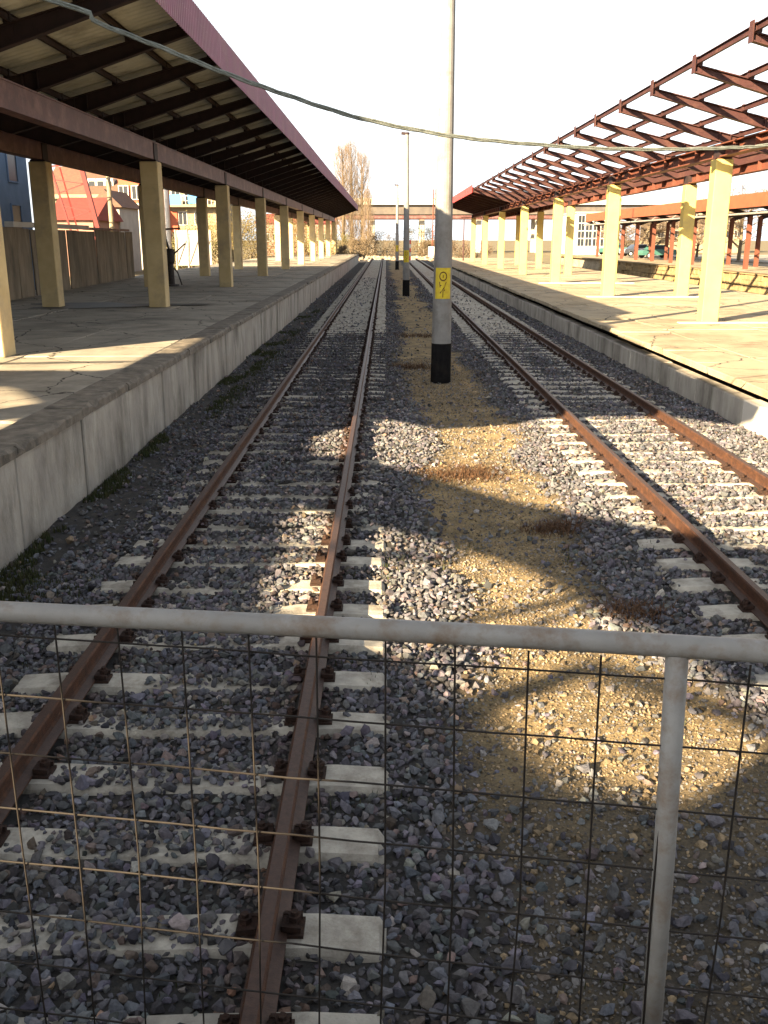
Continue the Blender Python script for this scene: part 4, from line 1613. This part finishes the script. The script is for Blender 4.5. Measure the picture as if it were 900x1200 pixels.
# ------------------------------------------------------------------ water pump by the column
wx, wy = -9.0, 40.5
root = thing('water_pump', (wx, wy, PLZ), 'dark iron hand pump with long handle behind a yellow column', 'pump')
MB().tube([(wx, wy, PLZ), (wx, wy, PLZ + .08)], [.35, .33], 14).build('base', 'pump', root)
MB().tube([(wx, wy, PLZ + .08), (wx, wy, PLZ + .9), (wx, wy, PLZ + 1.0)], [.16, .14, .2], 12).build('body', 'pump', root)
MB().tube([(wx, wy, PLZ + 1.0), (wx, wy, PLZ + 1.45), (wx, wy, PLZ + 1.52)], [.21, .21, .14], 12).build('head', 'pump', root)
MB().tube([(wx - .02, wy, PLZ + 1.5), (wx - .12, wy, PLZ + 1.9), (wx - .15, wy, PLZ + 2.25)], [.05, .045, .04], 8).build('lift_rod', 'pump', root)
MB().beam((wx - .3, wy, PLZ + 2.28), (wx + .5, wy, PLZ + 2.32), .06, .07).build('handle', 'steel_r', root)
MB().tube([(wx + .18, wy, PLZ + 1.3), (wx + .42, wy - .02, PLZ + 1.5), (wx + .68, wy - .05, PLZ + 1.72)], [.035, .03, .03], 6).build('arm', 'pump', root)
MB().tube([(wx + .14, wy, PLZ + .75), (wx + .3, wy, PLZ + .55), (wx + .45, wy, PLZ + .05)], [.03, .03, .03], 6).build('stay', 'pump', root)

# ------------------------------------------------------------------ red lattice jib
root = thing('lattice_jib', px(80, 262, 70), 'red lattice jib leaning over the tiled cottage', 'crane')
A = Vector(px(64, 196, 70))
Bv = Vector(px(99, 192, 70))
foot1, foot2 = Vector(px(96, 285, 70)), Vector(px(126, 278, 70))
foot1.z = foot2.z = -.42
MB().beam(foot2, Bv, .30, .30).build('boom', 'red_paint', root)
MB().beam(foot1, A, .12, .12).build('stay', 'red_paint', root)
MB().beam(foot1 + Vector((0, 1.2, 0)), A + Vector((.4, .8, 0)), .10, .10).build('stay', 'red_paint', root)
MB().beam(A, Bv, .10, .10).build('tie', 'red_paint', root)
for i in range(1, 9):
    t = i / 9
    MB().beam(foot1.lerp(A, t), foot2.lerp(Bv, min(1, t + (.06 if i % 2 else -.06))), .07, .07).build('lacing', 'red_paint', root)
Xm, Ym, Zm = px(130, 180, 72)
root = thing('utility_pole', (Xm, Ym, -.42), 'pale concrete utility pole in front of the cream house', 'pole')
MB().tube([(Xm, Ym, -.42), (Xm, Ym, Zm + 2)], [.2, .13], 12).build('shaft', 'cream_wall', root)
MB().beam((Xm - .9, Ym, Zm + 1.5), (Xm + .9, Ym, Zm + 1.5), .08, .1).build('crossarm', 'pole', root)
Xm, Ym, Zm = px(196, 215, 76)
root = thing('utility_pole', (Xm, Ym, -.42), 'white utility pole beside the balcony house with blue sheets', 'pole')
MB().tube([(Xm, Ym, -.42), (Xm, Ym, Zm + 2)], [.2, .15], 12).build('shaft', 'white_wall', root)
MB().beam((Xm - .7, Ym, Zm + 1.6), (Xm + .7, Ym, Zm + 1.6), .08, .1).build('crossarm', 'pole', root)

# ------------------------------------------------------------------ road bridge
root = thing('road_bridge', (5, 235, -.42), 'concrete road bridge crossing beyond the end of the tracks', 'bridge')
zt, z1, z2, z3 = px(0, 231, 230)[2], px(0, 240, 230)[2], px(0, 251, 230)[2], px(0, 258, 230)[2]
x0, x1 = -24, 75
MB().box(x0, x1, 230, 242, z1, zt - .9).build('deck', 'bridge', root)
MB().box(x0, x1, 229.9, 230.2, zt - .9, zt - .2).build('parapet', 'bridge', root)
MB().box(x0, x1, 231, 241, z2, z1 - .005).build('girder', 'bridge_d', root)
MB().tube([(x0, 229.2, (z2 + z3) / 2 - .1), (x1, 229.2, (z2 + z3) / 2 - .1)], .5, 10).build('pipe', 'steel_l', root)
for xx in (-3.2, 8.6, 22, 36, 50):
    MB().bbox(xx - .6, xx + .6, 231.5, 233, -.42, z2, .05).build('pier', 'bridge', root)
    MB().bbox(xx - .6, xx + .6, 238, 239.5, -.42, z2, .05).build('pier', 'bridge', root)
for i in range(24):
    xx = x0 + 1 + i * 4
    MB().box(xx - .05, xx + .05, 229.95, 230.05, zt - .2, zt + .35).build('railing_post', 'pole', root)
MB().box(x0, x1, 229.96, 230.04, zt + .35, zt + .43).build('handrail', 'pole', root)

# lattice mast by the far track
Xm, Ym, Zm = px(509, 222, 150)
root = thing('lattice_mast', (Xm, Ym, -.42), 'rusty lattice mast beside the far end of the tracks', 'mast')
for sx in (-.28, .28):
    for sy in (-.28, .28):
        MB().beam((Xm + sx, Ym + sy, -.42), (Xm + sx * .6, Ym + sy * .6, Zm), .10, .10).build('leg', 'orange_steel', root)
for i in range(14):
    z0 = .2 + i * (Zm - .6) / 14
    zz1 = z0 + (Zm - .6) / 14
    k = 1 if i % 2 else -1
    for sy in (-.28, .28):
        MB().beam((Xm - .26 * k, Ym + sy * .9, z0), (Xm + .24 * k, Ym + sy * .85, zz1), .05, .05).build('lacing', 'orange_steel', root)
MB().bbox(Xm - .9, Xm + .9, Ym - 1.2, Ym - .5, -.42, 1.6, .05).build('footing', 'white_wall', root)
Xm, Ym, _ = px(481, 0, 125)
root = thing('marker_post', (Xm, Ym, -.42), 'red and white banded post behind the second lamp pole', 'post')
for i in range(6):
    MB().tube([(Xm, Ym, -.42 + i * .5), (Xm, Ym, .078 + i * .5)], .09, 8).build('band', 'red_white' if i % 2 else 'white_wall', root)
# sunlit rubble where the tracks end
r = np.random.default_rng(77)
n = 900
pos = np.stack([r.uniform(-6, 10, n), r.uniform(143, 152, n), np.zeros(n)], 1)
size = r.uniform(.12, .42, n)
pos[:, 2] = -.35 + r.uniform(0, .45, n) * np.exp(-((pos[:, 1] - 147.5) / 3) ** 2)
g_ = r.uniform(1.6, 2.6, n)[:, None]
scatter('rubble', pos, size, g_ * np.array([[1.25, 1.0, .72]]), mid, r, 'pale sunlit rubble heaped across the end of the tracks', 'rubble')


# ------------------------------------------------------------------ parked cars behind the far platform
def car(x_, y_, rot, paint, label):
    root = thing('parked_car', (x_, y_, .70), label, 'car', 'cars parked behind the red posts')
    prof = [(-2.0, .35), (-2.05, .62), (-1.95, .82), (-1.1, .92), (-.55, 1.38), (.75, 1.40), (1.35, .98), (1.95, .90), (2.05, .6), (2.0, .35)]

    def tr(p):
        return (x_ + p[0] * math.cos(rot) - p[1] * math.sin(rot), y_ + p[0] * math.sin(rot) + p[1] * math.cos(rot), .70 + p[2])
    m = MB()
    n = len(prof)
    for s, k in ((-1, 1), (1, 1)):
        m.v += [tr((a_, s * (.82 if z < .95 else .66), z)) for a_, z in prof]
    m.f.append(tuple(range(n)))
    m.f.append(tuple(range(n, 2 * n)))
    m.f += [(i, (i + 1) % n, n + (i + 1) % n, n + i) for i in range(n)]
    m.build('body', paint, root)
    for s in (-1, 1):
        w = MB()
        w.add([tr(p) for p in ((-.98, s * .80, .95), (1.2, s * .80, .98), (.72, s * .69, 1.33), (-.5, s * .69, 1.31))], [(0, 1, 2, 3)])
        w.build('window', 'glass', root)
        for a_ in (-1.25, 1.25):
            q = MB().tube([tr((a_, s * .70, .31)), tr((a_, s * .85, .31))], .31, 14).build('wheel', 'tyre', root)
            MB().tube([tr((a_, s * .851, .31)), tr((a_, s * .86, .31))], .18, 10).build('rim', 'car_w', q)
    return root


MB().box(34.01, 60, 40, 130, -.42, .69).build('road', 'concrete')['kind'] = 'structure'
car(px(772, 0, 105)[0], 105, .25, 'car_g', 'green car parked behind the red posts')
car(px(745, 0, 120)[0], 118, .2, 'car_w', 'silver car parked behind the red posts')
car(px(690, 0, 130)[0] + 3, 128, .1, 'car_g', 'dark green car partly hidden by a yellow column')
Xm, Ym, Zm = px(718, 205, 90)
root = thing('utility_pole', (Xm, Ym, -.42), 'slim dark mast rising above the orange fascia', 'pole')
MB().tube([(Xm, Ym, -.42), (Xm, Ym, Zm)], [.13, .08], 10).build('shaft', 'pole', root)
MB().beam((Xm, Ym, Zm - 1.2), (Xm + 2.4, Ym, Zm - 1.1), .08, .1).build('arm', 'steel_dark', root)

# catenary style portal near the end of the bare frame
Xm, Ym, _ = px(544, 0, 104)
root = thing('pipe_portal', (Xm, Ym, -.42), 'thin rusty pipe portal at the end of the bare roof frame', 'frame')
Xn = px(566, 0, 104)[0]
for xx in (Xm, Xn):
    MB().tube([(xx, Ym, -.42), (xx, Ym, 4.9)], .07, 8).build('post', 'steel_r', root)
MB().tube([(Xm - .3, Ym, 4.9), (Xn + .3, Ym, 4.9)], .07, 8).build('crossbar', 'steel_r', root)
